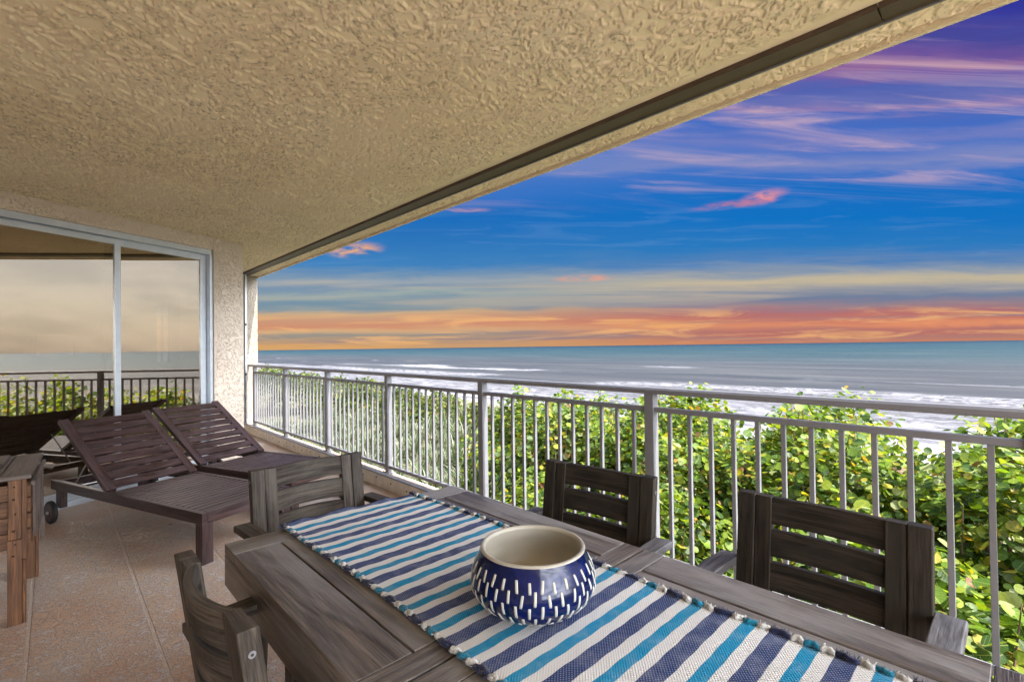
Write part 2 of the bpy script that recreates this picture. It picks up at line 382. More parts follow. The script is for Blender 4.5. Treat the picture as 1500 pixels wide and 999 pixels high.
# ------------------------------------------------------------------ terrain, beach, sea
def ground_z(x, y):
    x = np.asarray(x, float); y = np.asarray(y, float)
    b = 1.6*np.sin(y*.05+.6)+.8*np.sin(y*.13)
    xp = np.array([-200, 2, 8, 16, 26, 34, 40, 47, 56, 90, 140]); zp = np.array([-5.6, -5.6, -5.2, -4.6, -4.2, -4.8, -6.8, -8.0, -8.75, -10, -11])
    return np.interp(x+b, xp, zp)+.14*np.sin(x*.7+y*.4)+.12*np.sin(y*.55-x*.3)*(x < 40)
def grid_mesh(name, xs, ys, zf, material, smooth=True):
    X, Y = np.meshgrid(xs, ys, indexing='ij'); Z = zf(X, Y)
    v = np.stack([X, Y, Z], -1).reshape(-1, 3); nx, ny = len(xs), len(ys)
    i, j = np.meshgrid(np.arange(nx-1), np.arange(ny-1), indexing='ij'); a = (i*ny+j).ravel()
    q = np.stack([a, a+ny, a+ny+1, a+1], -1)
    return mesh_np(name, v, q, material, smooth)
def mesh_np(name, v, faces, material, smooth=False, cols=None, parent=None, lc=None):
    k = faces.shape[1]
    me = bpy.data.meshes.new(name); me.vertices.add(len(v)); me.vertices.foreach_set('co', np.asarray(v, np.float32).ravel())
    me.loops.add(faces.size); me.loops.foreach_set('vertex_index', faces.astype(np.int32).ravel())
    me.polygons.add(len(faces)); me.polygons.foreach_set('loop_start', np.arange(0, faces.size, k, dtype=np.int32))
    try: me.polygons.foreach_set('loop_total', np.full(len(faces), k, np.int32))
    except Exception: pass
    if smooth: me.polygons.foreach_set('use_smooth', np.ones(len(faces), bool))
    me.update(calc_edges=True); me.validate()
    if cols is not None:
        ca_ = me.color_attributes.new('col', 'FLOAT_COLOR', 'POINT'); ca_.data.foreach_set('color', np.asarray(cols, np.float32).ravel())
    if lc is not None:
        la = me.attributes.new('lc', 'FLOAT_VECTOR', 'POINT'); la.data.foreach_set('vector', np.asarray(lc, np.float32).ravel())
    me.materials.append(material)
    o = bpy.data.objects.new(name, me); COL.objects.link(o)
    if parent is not None: o.parent = parent
    return o
mm, n = mat('dune_sand'); p = n.tc('Object'); x, y, z = n.sep(p)
dn = n.noise(p, .35, 5, .6)
scrub = n.rng(n.math('ADD', x, n.math('MULTIPLY', dn, 14)), 46, 38)
c = n.mix(n.rng(n.noise(p, 1.1, 5, .65), .35, .65), (.12, .11, .115, 1), (.155, .145, .15, 1))
c = n.mix(n.rng(x, 47, 52), c, (.15, .142, .15, 1))
c = n.mix(n.math('MULTIPLY', scrub, .9), c, n.mix(n.rng(n.noise(p, 4, 4, .6), .4, .6), (.06, .075, .03, 1), (.16, .13, .09, 1)))
finish(n, c, .9, n.bump(n.noise(p, 2.2, 5, .65), .6, .12), .2); M['sand'] = mm
xs = np.concatenate([np.linspace(-60, 2, 12), np.arange(3, 62, 1.), np.linspace(64, 140, 12)]); ys = np.concatenate([np.linspace(-700, -70, 22), np.arange(-66, 160, 2.), np.linspace(170, 4000, 60)])
g = grid_mesh('ground', xs, ys, ground_z, M['sand']); tag(g, 'pale sand dune and beach falling away below the balcony toward the surf', 'ground', kind='structure')

SEA = -9.0
mm, n = mat('sea_water'); p = n.tc('Object'); x, y, z = n.sep(p)
big = n.noise(n.scale(p, (.02, .004, 1)), 1, 5, .6)
xx = n.math('ADD', x, n.math('MULTIPLY', n.math('SUBTRACT', big, .5), n.math('MULTIPLY', x, .55)))
lg = n.math('LOGARITHM', n.math('MAXIMUM', xx, 10.), 10.)
lf = n.rng(lg, 1.6, 4.2, 0, 1, False)
def L_(m_): return (math.log10(m_)-1.6)/2.6
water = n.ramp(lf, [(L_(60), lin(152, 150, 158, .105)), (L_(240), lin(142, 149, 158, .105)), (L_(330), lin(126, 148, 160, .105)), (L_(480), lin(104, 144, 156, .105)),
    (L_(900), lin(80, 134, 152, .105)), (L_(2500), lin(54, 120, 146, .105)), (L_(7000), lin(16, 84, 120, .105))])
streak = n.noise(n.scale(p, (.06, .006, 1)), 1, 6, .65)
water = n.mix(n.rng(streak, .45, .7, 0, .35), water, lin(168, 170, 168, .19))
water = n.mix(n.rng(streak, .48, .3, 0, .35), water, lin(60, 100, 115, .15))
# foam: lacy patches, breaker lines, wash on the sand
lace = n.noise(n.scale(p, (.55, .16, 1)), 1, 8, .7, 1.2)
seg = n.noise(n.comb(n.math('MULTIPLY', x, .010), n.math('MULTIPLY', y, .014)), 1, 3, .5)
dx_ = n.math('MULTIPLY', n.math('SUBTRACT', n.noise(n.comb(n.math('MULTIPLY', y, .018), 0.), 1, 4, .6), .5), 26)
xf = n.math('ADD', x, dx_)
def band(c_, w_, soft, amt, sg0, sg1):
    b_ = n.rng(n.math('ABSOLUTE', n.math('SUBTRACT', xf, c_)), w_+soft, w_)
    return n.math('MULTIPLY', n.math('MULTIPLY', b_, amt), n.rng(seg, sg0, sg1))
lace2 = n.noise(n.scale(p, (.9, .35, 1)), 1, 8, .75, 1.6)
foam = n.math('MULTIPLY', n.rng(xf, 118, 66), n.rng(n.math('ADD', n.math('MULTIPLY', lace, .55), n.math('MULTIPLY', lace2, .45)), .46, .56, .22, 1.))
foam = n.math('MAXIMUM', foam, n.rng(xf, 68, 58, 0, .7))
b1 = band(150, 2.5, 6, 1., .46, .56); b1 = n.math('MULTIPLY', n.math('MULTIPLY', b1, n.rng(lace2, .38, .52)), n.math('MULTIPLY', n.rng(y, 40, 85, .3, 1.), n.rng(y, 300, 210, .4, 1.)))
b2 = band(205, .8, 5, .5, .54, .64); b2 = n.math('MULTIPLY', b2, n.rng(lace, .4, .5))
b3 = band(114, 3, 9, .9, .36, .5); b3 = n.math('MULTIPLY', b3, n.rng(lace2, .42, .55))
foam = n.math('MAXIMUM', n.math('MAXIMUM', foam, b1), n.math('MAXIMUM', b2, b3))
caps = n.noise(n.scale(p, (.25, .05, 1)), 1, 5, .7, .6)
foam = n.math('MAXIMUM', foam, n.math('MULTIPLY', n.rng(caps, .69, .74), n.rng(x, 900, 250, 0, .7)))
foam = n.math('MULTIPLY', foam, .92)
c = n.mix(foam, water, (.185, .18, .195, 1))
wv = n.noise(n.scale(p, (.5, .09, 1)), 1, 6, .65, .5)
finish(n, c, n.math('ADD', .55, n.math('MULTIPLY', foam, .3)), n.bump(n.math('ADD', wv, n.math('MULTIPLY', foam, .3)), .5, .8), .06); M['sea'] = mm
def sea_z(X, Y):
    dxx = 13*(np.sin(Y*.021+1)+.6*np.sin(Y*.047+2.))*.5
    z_ = np.zeros_like(X)
    for c_, hgt_, w_, ph in ((151, .95, 3.2, 0), (128, .5, 3, 2), (108, .55, 2.5, 4), (176, .5, 4, 1), (208, .6, 4, 3), (86, .3, 2, 5)):
        s_ = .5+.5*np.sin(Y*.035+ph*1.7); u_ = (X+dxx-c_)
        z_ += hgt_*s_*np.exp(-(np.where(u_ < 0, u_*1.8, u_)/w_)**2)
    z_ += .10*np.sin(X*.5+Y*.11)+.08*np.sin(X*.9-Y*.05)
    edge_ = np.clip((240-X)/25, 0, 1)*np.clip((X-48)/14, 0, 1)
    return SEA+z_*edge_
X1 = np.concatenate([np.arange(46, 240, 1.1), [240]]); Y1 = np.concatenate([[-800], np.arange(-160, 620, 3.), [4000]])
XX, YY = np.meshgrid(X1, Y1, indexing='ij'); Z1 = sea_z(XX, YY); Z1[:, 0] = SEA; Z1[:, -1] = SEA
v1 = np.stack([XX, YY, Z1], -1).reshape(-1, 3); ny = len(Y1)
i_, j_ = np.meshgrid(np.arange(len(X1)-1), np.arange(ny-1), indexing='ij'); a = (i_*ny+j_).ravel(); q1 = np.stack([a, a+ny, a+ny+1, a+1], -1)
nb = len(v1)
B = 80000.
v2 = np.array([[240, -800, SEA], [240, 4000, SEA], [B, -800, SEA], [B, 4000, SEA], [46, 4000, SEA], [46, B, SEA], [B, B, SEA], [46, -800, SEA], [46, -B, SEA], [B, -B, SEA]])
q2 = np.array([[0, 2, 3, 1], [4, 3, 6, 5], [8, 9, 2, 7]])+nb
sea = mesh_np('sea', np.concatenate([v1, v2]), np.concatenate([q1, q2]), M['sea'], True)
tag(sea, 'teal ocean turning lilac and foamy where it breaks on the beach', 'sea', kind='structure')

# ------------------------------------------------------------------ balcony shell
H = 2.56; YE = 8.9; XO = 2.52; YS = -3.0
A64 = R(64.2); wd = Vector((math.sin(A64), math.cos(A64), 0)); wn = Vector((wd.y, -wd.x, 0))   # wn points to the balcony
WC = Vector((1.63, 6.3, 0)); WL = WC - wd*3.6
def prism(name, pts, z0, z1, m_, parent=None):
    mb = MB(); k = len(pts); b = 0
    mb.v = [(p_[0], p_[1], z0) for p_ in pts]+[(p_[0], p_[1], z1) for p_ in pts]
    mb.face(list(reversed(range(k))), [(pts[i][0], pts[i][1]) for i in reversed(range(k))])
    mb.face(list(range(k, 2*k)), [(p_[0], p_[1]) for p_ in pts])
    for i in range(k):
        j = (i+1) % k; mb.face([i, j, k+j, k+i], [(i, 0), (i+1, 0), (i+1, 1), (i, 1)])
    return mb.build(name, m_, parent)
XW = WL.x
fl = prism('balcony_floor', [(-4.6, YS), (2.41, YS), (2.41, YE), (-4.6, YE)], -.2, 0, M['floor'])
tag(fl, 'terracotta coated balcony floor with pale flecks and joint lines', 'floor', kind='structure')
def vnoise(x, y, seed):
    T = np.random.default_rng(seed).random((257, 257)); T[256] = T[0]; T[:, 256] = T[:, 0]
    xi = np.floor(x).astype(int); yi = np.floor(y).astype(int); fx = x-xi; fy = y-yi; xi &= 255; yi &= 255
    fx = fx*fx*(3-2*fx); fy = fy*fy*(3-2*fy)
    return (T[xi, yi]*(1-fx)+T[xi+1, yi]*fx)*(1-fy)+(T[xi, yi+1]*(1-fx)+T[xi+1, yi+1]*fx)*fy
def fbm(x, y, seed, o=3, g=.5):
    a = 1; t_ = 0; w_ = 0
    for k in range(o): t_ = t_+a*vnoise(x*2**k+k*17.3, y*2**k+k*9.1, seed+k); w_ += a; a *= g
    return t_/w_
def sstep(a, b, x): t_ = np.clip((x-a)/(b-a), 0, 1); return t_*t_*(3-2*t_)
def plaster(x, y, seed=5):
    """trowelled knock-down plaster: raised rough flakes dragged in turning directions over a smooth coat"""
    wx = x+.16*(fbm(x*2.3, y*2.3, seed, 2)-.5)+.022*(fbm(x*17, y*17, seed+40, 2)-.5); wy = y+.16*(fbm(x*2.3+50, y*2.3+9, seed+3, 2)-.5)+.022*(fbm(x*17+7, y*17, seed+43, 2)-.5)
    dens = sstep(.3, .7, fbm(x*1.6+4, y*1.6+8, seed+70, 3)); out = np.zeros_like(x); sel = fbm(x*1.1+30, y*1.1, seed+7, 2)
    for k, th_ in enumerate((.35, 1.25, 2.3)):
        c_, s_ = math.cos(th_), math.sin(th_); u_ = wx*c_+wy*s_; v_ = -wx*s_+wy*c_
        n1 = fbm(u_*15, v_*50, seed+11*k, 3, .6)
        m_ = 1-np.clip(np.abs(sel-(.36+.14*k))*6, 0, 1)
        f_ = sstep(.58, .605, n1+.09*m_-.045+.06*dens)
        out = np.maximum(out, f_*(.65+.5*fbm(u_*60, v_*110, seed+80+k, 2)))
    return out+.10*fbm(x*5, y*5, seed+60, 2)
ce = prism('balcony_ceiling', [(-4.6, YS), (XO, YS), (XO, YE+.25), (-4.6, YE+.25)], H+.008, H+.3, M['ceil'])
CX = np.arange(-2.3, XO+.001, .0047); CY = np.concatenate([np.arange(-.2, 3.0, .0047), np.arange(3.0, 6.4, .0085), np.arange(6.4, YE+.3, .016)])
PL = {}
def pz_(X, Y):
    h_ = plaster(X, Y)*(1-sstep(2.1, 2.22, X)*sstep(2.45, 2.35, X)); PL['h'] = h_
    PL['s'] = sstep(.63, .70, fbm(X*75, Y*75, 91, 2, .6))*sstep(.35, .55, fbm(X*2.1, Y*2.1, 95, 2)); return H+.0055-.0098*h_
rl_ = grid_mesh('plaster_skin', CX, CY, pz_, M['ceil_skin'], False); rl_.parent = ce
fm = sstep(.25, .6, PL['h']).ravel(); sp_ = PL['s'].ravel()
bc = np.array([.89, .79, .57])[None]*(1-fm[:, None])+np.array([.81, .70, .51])[None]*fm[:, None]
bc = bc*(1-.38*sp_[:, None]*fm[:, None])
ca_ = rl_.data.color_attributes.new('col', 'FLOAT_COLOR', 'POINT'); ca_.data.foreach_set('color', np.concatenate([bc, np.ones((len(bc), 1))], 1).astype(np.float32).ravel())
rl_.data.flip_normals()
tag(ce, 'tan rough stucco balcony ceiling', 'ceiling', kind='structure')
mb = MB()   # drip lip at the outer edge of the slab
mb.box((XO+.012, (YS+YE)/2, H+.14), (.024, YE-YS+.5, .33), None, 1); mb.build('drip_edge', M['ceil'], ce)
mb = MB(); segs = [YS, -1.2, .335, 3.6, 6.9, 8.2, YE-.03]
for a, b in zip(segs[:-1], segs[1:]):
    mb.box((2.285, (a+b)/2, H-.006), (.115, b-a-.006, .02), None, 1)
    mb.box((2.235, (a+b)/2, H-.014), (.012, b-a-.006, .012), None, 1)
mb.build('shutter_track', M['track'], ce, .002)
mb = MB(); mb.box((2.349, (YS+YE)/2, H-.011), (.010, YE-YS-.06, .022), None, 1); mb.build('track_lip', M['white'], ce)

def wallbox(mb, s0, s1, z0, z1, th=.22, off=0.):
    c = WC + wd*((s0+s1)/2) - wn*(th/2+off) + Vector((0, 0, (z0+z1)/2))
    mb.box(c, (s1-s0, th, z1-z0), Matrix((wd, wn, Vector((0, 0, 1)))).transposed(), 0)
mb = MB(); wallbox(mb, -.375, 0, 0, H); wallbox(mb, -5.6, -.375, 2.418, H); wallbox(mb, -5.6, -3.05, 0, 2.418)
w = mb.build('wall_with_door_opening', M['wall'], None, .004); tag(w, 'cream stucco wall around the sliding glass door', 'wall', kind='structure')
mb = MB(); mb.box((1.63-.11, (6.35+YE)/2, H/2), (.22, YE-6.35, H)); w = mb.build('side_wall', M['wall']); tag(w, 'cream stucco return wall past the door pier', 'wall', kind='structure')
mb = MB(); mb.box(((1.52+XO)/2, YE+.125, H/2), (XO-1.52, .25, H)); w = mb.build('end_wall', M['endw'], None, .006)
tag(w, 'sunlit cream stucco end wall at the far end of the railing', 'wall', kind='structure')
mb = MB(); mb.box((2.285, YE-.012, .58), (.11, .022, .94)); mb.build('ochre_strip', M['ochre'], w, .003)  # thin ochre strip over the end wall, below handrail height
mb = MB(); mb.box((WL.x-.11, (WL.y+YS)/2-.1, H/2), (.22, WL.y-YS, H)); w = mb.build('left_wall', M['wall']); tag(w, 'stucco wall at the inner side of the balcony', 'wall', kind='structure')
mb = MB(); mb.box((-1.0, 3, -3.4), (6.9, 18, 6.35)); w = mb.build('lower_facade', M['facade']); tag(w, 'stucco facade below the balcony slab', 'wall', kind='structure')
# curb and lower shutter track
mb = MB(); mb.box((2.336, (YS+YE)/2, .045), (.134, YE-YS-.004, .09), None, 1); w = mb.build('curb', M['concrete'], None, .004); tag(w, 'peach concrete curb under the white railing', 'curb', kind='structure')
mb = MB(); mb.box((2.245, (YS+YE)/2, .06), (.045, YE-YS-.03, .12), None, 1)
ct = mb.build('shutter_sill_track', M['trackw'], w, .004)
mb = MB(); mb.box((2.243, (YS+YE)/2, .125), (.052, YE-YS-.03, .012), None, 1); mb.build('track_cap', M['white'], w, .002)
mb = MB()
for i in range(44):
    yy = YS+.2+i*.27; mb.tube((2.2225, yy, .06+.012*(i % 3)), (2.2175, yy, .06+.012*(i % 3)), .007, 8)
mb.build('bolt_heads', M['dark'], ct)
tag(bpy.data.objects['bolt_heads'], kind='stuff')
# side post of the shutters
t_ = empty('shutter_side_track', (2.25, 8.62, 0)); tag(t_, 'slim white vertical shutter track beside the end wall', 'track')
MB().box((0, 0, 1.33), (.05, .05, 2.40), None, 2).build('channel', M['bright'], t_, .003)
mb = MB(); mb.box((-.012, -.032, 1.33), (.014, .012, 2.38), None, 2); mb.build('groove', M['dark'], t_)
mb = MB()
for z_ in (.92, 1.72): MB().box((0, -.042, z_), (.03, .012, .035)).build('latch', M['dark'], t_, .002)

# interior seen through the glass
def wp(s_, back, z_): return WC + wd*s_ - wn*back + Vector((0, 0, z_))
IR = Matrix((wd, wn, Vector((0, 0, 1)))).transposed()
IB = 2.5
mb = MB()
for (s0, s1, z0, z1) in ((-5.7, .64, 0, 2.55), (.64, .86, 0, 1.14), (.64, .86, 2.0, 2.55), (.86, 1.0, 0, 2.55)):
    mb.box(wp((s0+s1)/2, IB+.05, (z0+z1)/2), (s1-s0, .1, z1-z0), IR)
for (b0, b1, z0, z1) in ((.25, .5, 0, 2.55), (.5, 2.3, 0, .5), (.5, 2.3, 2.3, 2.55), (2.3, IB, 0, 2.55)):  # unseen side opening, added to let more daylight into the room
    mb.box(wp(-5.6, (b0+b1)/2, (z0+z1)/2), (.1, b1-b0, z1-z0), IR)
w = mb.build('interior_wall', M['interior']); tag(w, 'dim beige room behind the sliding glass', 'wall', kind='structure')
pf = empty('wall_picture', wp(-.60, IB-.02, 1.40), PI/2-A64); tag(pf, 'pale blank picture faintly seen through the left glass pane', 'picture')
MB().box((0, 0, 0), (.38, .02, .27)).build('canvas', M['canvas'], pf)
mb = MB()
for zz in (-.145, .145): mb.box((0, 0, zz), (.42, .03, .02))
for xx_ in (-.20, .20): mb.box((xx_, 0, 0), (.02, .03, .27))
mb.build('picture_frame', M['interior'], pf)
wi = empty('narrow_window', wp(.75, IB+.05, 1.14), PI/2-A64); tag(wi, 'narrow bright window seen through the right glass pane', 'window')
mb = MB()
for zz in (0.015, .18, .35, .52, .69, .845): mb.box((0, 0, zz), (.22, .05, .014))
for xx_ in (-.105, .105, 0): mb.box((xx_, 0, .43), (.012, .04, .86))
mb.build('window_frame', M['dark'], wi)

# ------------------------------------------------------------------ sliding door
dr_ = empty('sliding_glass_door', tuple(WC - wn*.05), PI/2-A64)
tag(dr_, 'large aluminium framed sliding glass door reflecting sea and railing', 'door')
# local x along wall (s), y = wn (out), z up
mb = MB(); mb.box((-1.72, 0.005, 2.388), (2.65, .10, .056), None, 0); mb.box((-1.72, .03, 2.35), (2.65, .03, .02), None, 0)
mb.box((-.405, .0, 1.205), (.03, .10, 2.31), None, 2); mb.box((-3.03, 0, 1.205), (.03, .10, 2.31), None, 2)
mb.box((-1.72, .0, .0235), (2.65, .12, .047), None, 0)
mb.build('door_frame', M['alu'], dr_, .003)
mb = MB(); mb.box((-.384, .045, 1.2), (.010, .03, 2.4), None, 2); mb.box((-1.356, .030, 1.2), (.018, .03, 2.28), None, 2); mb.build('gasket', M['dark'], dr_)
MB().box((-1.372, .012, 1.2), (.050, .02, 2.27), None, 2).build('screen_stile', M['screen'], dr_, .002)
def sash(s0, s1, y_, stile):
    mb = MB(); z0, z1 = .05, 2.34
    mb.box((s0+stile/2, y_, (z0+z1)/2), (stile, .035, z1-z0), None, 2); mb.box((s1-stile/2, y_, (z0+z1)/2), (stile, .035, z1-z0), None, 2)
    mb.box(((s0+s1)/2, y_, z1-.0225), (s1-s0-2*stile, .033, .045), None, 0); mb.box(((s0+s1)/2, y_, z0+.04), (s1-s0-2*stile, .033, .08), None, 0)
    sa = mb.build('sash', M['alu'], dr_, .003)
    g_ = MB().box(((s0+s1)/2, y_, (z0+z1)/2+.015), (s1-s0-2*stile+.01, .006, z1-z0-.12)).build('glass_pane', M['glass'], sa)
sash(-1.345, -.425, .022, .062)
sash(-3.0, -1.30, -.03, .05)

# ------------------------------------------------------------------ railing
rl = empty('balcony_railing', (2.36, 0, .09)); tag(rl, 'white metal balcony railing with slim balusters overlooking the hedge', 'railing')
ry = [8.5-1.4235*i for i in range(9)]       # posts
y0, y1 = ry[-1], ry[0]
mb = MB(); prof = [(-.034, -.012), (-.028, -.02), (.028, -.02), (.034, -.012), (.034, .004), (.022, .013), (-.022, .013), (-.034, .004)]
mb.sweep(prof, [((0, y0-.05, .966), (1, 0, 0), (0, 0, 1)), ((0, y1+.38, .966), (1, 0, 0), (0, 0, 1))]); mb.build('handrail', M['white'], rl, .001)
def rail(z_, nm, hh):
    mb = MB()
    for a, b in zip(ry[1:], ry[:-1]): mb.box((0, (a+b)/2, z_), (.034, b-a-.056, hh), None, 1)
    mb.build(nm, M['white'], rl, .002)
rail(.862, 'middle_rail', .026); rail(.068, 'bottom_rail', .026)
pm = None
for yy in ry:
    if pm is None:
        pm = MB().box((0, 0, .474), (.054, .054, .944), None, 2).build('post', M['white'], rl, .003)
        mb = MB(); mb.box((0, 0, .006), (.08, .12, .012)); mb.tube((-.03, -.05, .012), (-.03, -.05, .022), .008, 6); mb.tube((.03, .05, .012), (.03, .05, .022), .008, 6); mb.tube((-.03, .05, .012), (-.03, .05, .022), .008, 6)
        fp = mb.build('foot_plate', M['white'], pm, .001); p_ = pm
    else:
        p_ = copy_tree(pm, rl)
    p_.location = (0, yy, 0)
b0 = None
for a, b in zip(ry[1:], ry[:-1]):
    for k in range(12):
        if b0 is None: b0 = MB().box((0, 0, .4695), (.019, .019, .76), None, 2).build('baluster', M['white'], rl, .0015); q = b0
        else: q = b0.copy(); COL.objects.link(q); q.parent = rl
        q.location = (0, a+(b-a)*(k+1)/13, 0)

# ------------------------------------------------------------------ table
TZ = .72; TX0, TX1, TY0, TY1 = .372, 1.220, -.065, 1.655
tb = empty('dining_table', ((TX0+TX1)/2, (TY0+TY1)/2, 0)); tag(tb, 'weathered grey wooden outdoor dining table with a striped runner', 'table')
ox, oy = (TX0+TX1)/2, (TY0+TY1)/2
mb = MB(); TH = .028; G = .004
def board(x0, x1, ya, yb, grain): mb.box(((x0+x1)/2-ox, (ya+yb)/2-oy, TZ-TH/2), (x1-x0-G*.35, yb-ya-G*.35, TH), None, grain)
for (ya, yb, ea, eb) in ((.745, TY1, .062, .105), (TY0, .741, .105, .062)):
    lo, hi = ya+ea, yb-eb
    board(TX0, TX1, hi+.0015, yb, 0); board(TX0, TX1, ya, lo-.0015, 0)
    board(TX0, TX0+.125, lo, hi, 1); board(TX1-.118, TX1, lo, hi, 1)
    inner = [TX0+.129, TX0+.285, TX0+.42, TX0+.56, TX1-.122]
    for p0, p1 in zip(inner[:-1], inner[1:]): board(p0, p1-.003, lo, hi, 1)
mb.box((0, 0, TZ-TH-.003), (TX1-TX0-.05, TY1-TY0-.05, .006), None, 1)
mb.build('tabletop', M['table'], tb, .002)
mb = MB()
mb.box((TX0+.012-ox, 0, TZ-.075), (.024, TY1-TY0-.005, .092), None, 1); mb.box((TX1-.012-ox, 0, TZ-.075), (.024, TY1-TY0-.005, .092), None, 1)
mb.box((0, TY1-.012-oy, TZ-.075), (TX1-TX0-.05, .022, .092), None, 0); mb.box((0, TY0+.012-oy, TZ-.075), (TX1-TX0-.05, .022, .092), None, 0)
mb.box((0, .7-oy, TZ-.07), (TX1-TX0-.05, .03, .08), None, 0)
mb.build('apron', M['table'], tb, .002)
for sx in (-1, 1):
    for yy in (1.06, .36):
        mb = MB(); mb.box((sx*.34, yy-oy, .33), (.045, .07, .66), None, 2); mb.build('leg', M['table'], tb, .003)
for yy in (1.06, .36):
    for zz in (.10, .62): MB().box((0, yy-oy, zz), (.63, .06, .04), None, 0).build('cross_rail', M['table'], tb, .002)

# runner
RX0, RX1, RY0, RY1 = .556, 1.042, -.06, 1.668
mm, n = mat('woven_striped_cotton'); uv = n.tc('UV'); u_, v_, _ = n.sep(uv)
ph = n.math('FRACT', n.math('DIVIDE', n.math('ADD', v_, .0), .1105))
wh = (.62, .62, .61, 1); te = lin(40, 132, 172); nv = (.020, .038, .125, 1)
stripe = n.ramp(ph, [(0, nv), (.315, nv), (.325, wh), (.545, wh), (.555, te), (.775, te), (.785, wh), (1, wh)], 'LINEAR')
wa = n.math('SINE', n.math('MULTIPLY', v_, 2*PI/.0062)); wb = n.math('SINE', n.math('MULTIPLY', u_, 2*PI/.0078))
ww = n.math('MULTIPLY', wa, wb)
isnavy = n.rng(ph, .325, .315)
flo = n.noise(n.scale(uv, (60, 320, 1)), 1, 3, .6)
cc = n.mix(n.math('MULTIPLY', isnavy, n.rng(n.math('ADD', ww, n.math('MULTIPLY', flo, .8)), .5, 1.0, 0, .55)), stripe, (.30, .34, .46, 1))
cc = n.mix(n.rng(ww, .1, -.8, 0, .16), cc, (.10, .12, .16, 1))
cc = n.mix(n.rng(n.noise(uv, 22, 5, .6), .4, .75, 0, .18), cc, (.5, .52, .56, 1))
finish(n, cc, .95, n.bump(n.math('ADD', n.math('MULTIPLY', ww, .5), n.math('MULTIPLY', flo, .9)), .9, .0014), .05); M['runner'] = mm
rn = empty('table_runner', ((RX0+RX1)/2, .8, TZ)); tag(rn, 'blue teal and white striped woven runner lying along the table', 'table runner')
mb = MB(); NX, NY = 30, 130; rows = []
for j in range(NY+1):
    for i in range(NX+1):
        fu, fv = i/NX, j/NY; yy = RY0+(RY1-RY0)*fv
        x0_ = RX0+.006*math.sin(yy*7)+.012*(1-fv)*.8-.004; x1_ = RX1+.006*math.sin(yy*6+1)-.02*max(0, fv-.8)*2
        zz = .0035+.0016*(math.sin(yy*23+fu*5)+1)*(.4+.6*abs(fu-.5)*2)+.001*math.sin(fu*40+yy*9)
        ry_ = yy
        if fv > .985: zz += .004+.004*math.sin(fu*19)
        mb.v.append((x0_+(x1_-x0_)*fu-(RX0+RX1)/2, ry_-.8+(.012*math.sin(fu*PI*1.3)-.014*fu*0)*(fv > .98), zz))
for j in range(NY):
    for i in range(NX):
        a = j*(NX+1)+i; idx = [a, a+1, a+NX+2, a+NX+1]
        mb.face(idx, [((q % (NX+1))/NX*.486, RY1-(RY0+(RY1-RY0)*(q//(NX+1))/NY)+.010) for q in idx])
cl = mb.build('cloth', M['runner'], rn, smooth=True)
sm = cl.modifiers.new('thick', 'SOLIDIFY'); sm.thickness = .003; sm.offset = -1
# fringe: rolled tufts along both long edges, following the stripes
def yarn(name, col):
    mm, n = mat(name); p = n.tc('Object')
    tw = n.noise(n.scale(p, (300, 300, 300)), 1, 3, .6)
    finish(n, n.mix(n.rng(tw, .3, .7), tuple(q*.6 for q in col[:3])+(1,), col), .95, n.bump(tw, 1., .003), .1, Sheen_Weight=.3); return mm
YM = [yarn('navy_yarn', (.015, .022, .07, 1)), yarn('cream_yarn', (.60, .60, .58, 1)), yarn('teal_yarn', lin(24, 120, 150))]
for side in (0, 1):
    mb = MB(); v = -.004
    per = .1105; seq = [(0, .34, 0), (.34, .54, 1), (.54, .78, 2), (.78, 1.0, 1)]
    k0 = 0
    while k0*per < RY1-RY0-.01:
        for a, b, mi in seq:
            va, vb = (k0+a)*per-.01, (k0+b)*per-.01
            ya, yb = RY1-va, RY1-vb
            if yb < RY0: continue
            if side == 0: xe = RX0+.006*math.sin(ya*7)+.012*(1-(ya-RY0)/(RY1-RY0))*.8-.004
            else: xe = RX1+.006*math.sin(ya*6+1)-.02*max(0, (ya-RY0)/(RY1-RY0)-.8)*2
            xe -= (RX0+RX1)/2
            c_ = (ya+yb)/2-.8; ln = abs(ya-yb)
            # plump twisted knot
            path = []; ns_ = 7; rr = random.uniform(.0054, .0066)
            for q in range(ns_+1):
                tt_ = q/ns_; rad = rr*(.80+.28*math.sin(PI*tt_)**.6)*(1+.13*math.sin(tt_*14+k0*3))
                path.append(((xe+.003*math.sin(tt_*5+k0*2), ya-.8+(yb-ya)*tt_, .006+.0015*math.sin(tt_*3)), (rad, 0, 0), (0, 0, rad)))
            mb.sweep([(math.cos(2*PI*i/9), math.sin(2*PI*i/9)) for i in range(9)], path, mi)
            # loose strands
            sgn = -1 if side == 0 else 1
            for q in range(26 if mi == 0 else 5):
                yy_ = ya-.8+(yb-ya)*random.random(); L_s = random.uniform(.003, .010 if mi == 0 else .005)
                mb.tube((xe, yy_, .008), (xe+sgn*(.006+L_s), yy_+random.uniform(-.006, .006), .006+random.uniform(0, .008)), .0014, 4, .0005, mi)
        k0 += 1
    mb.build('fringe', YM, rn, smooth=True)
mb = MB()   # loose loops at the far left corner
xe = RX0-(RX0+RX1)/2
for dx1, dy1, ph1 in ((-.03, -.012, 0), (-.022, .004, 1)):
    pts = [(xe+dx1*math.sin(PI*q/10)*1.0, RY1-.8-.01+dy1*q/10+.012*math.sin(2*PI*q/10+ph1), .006+.003*math.sin(PI*q/10)) for q in range(11)]
    mb.sweep([(math.cos(2*PI*i/6)*.0022, math.sin(2*PI*i/6)*.0022) for i in range(6)], [(p_, (1, 0, 0), (0, 0, 1)) for p_ in pts])
mb.build('yarn_loop', YM[0], rn, smooth=True)

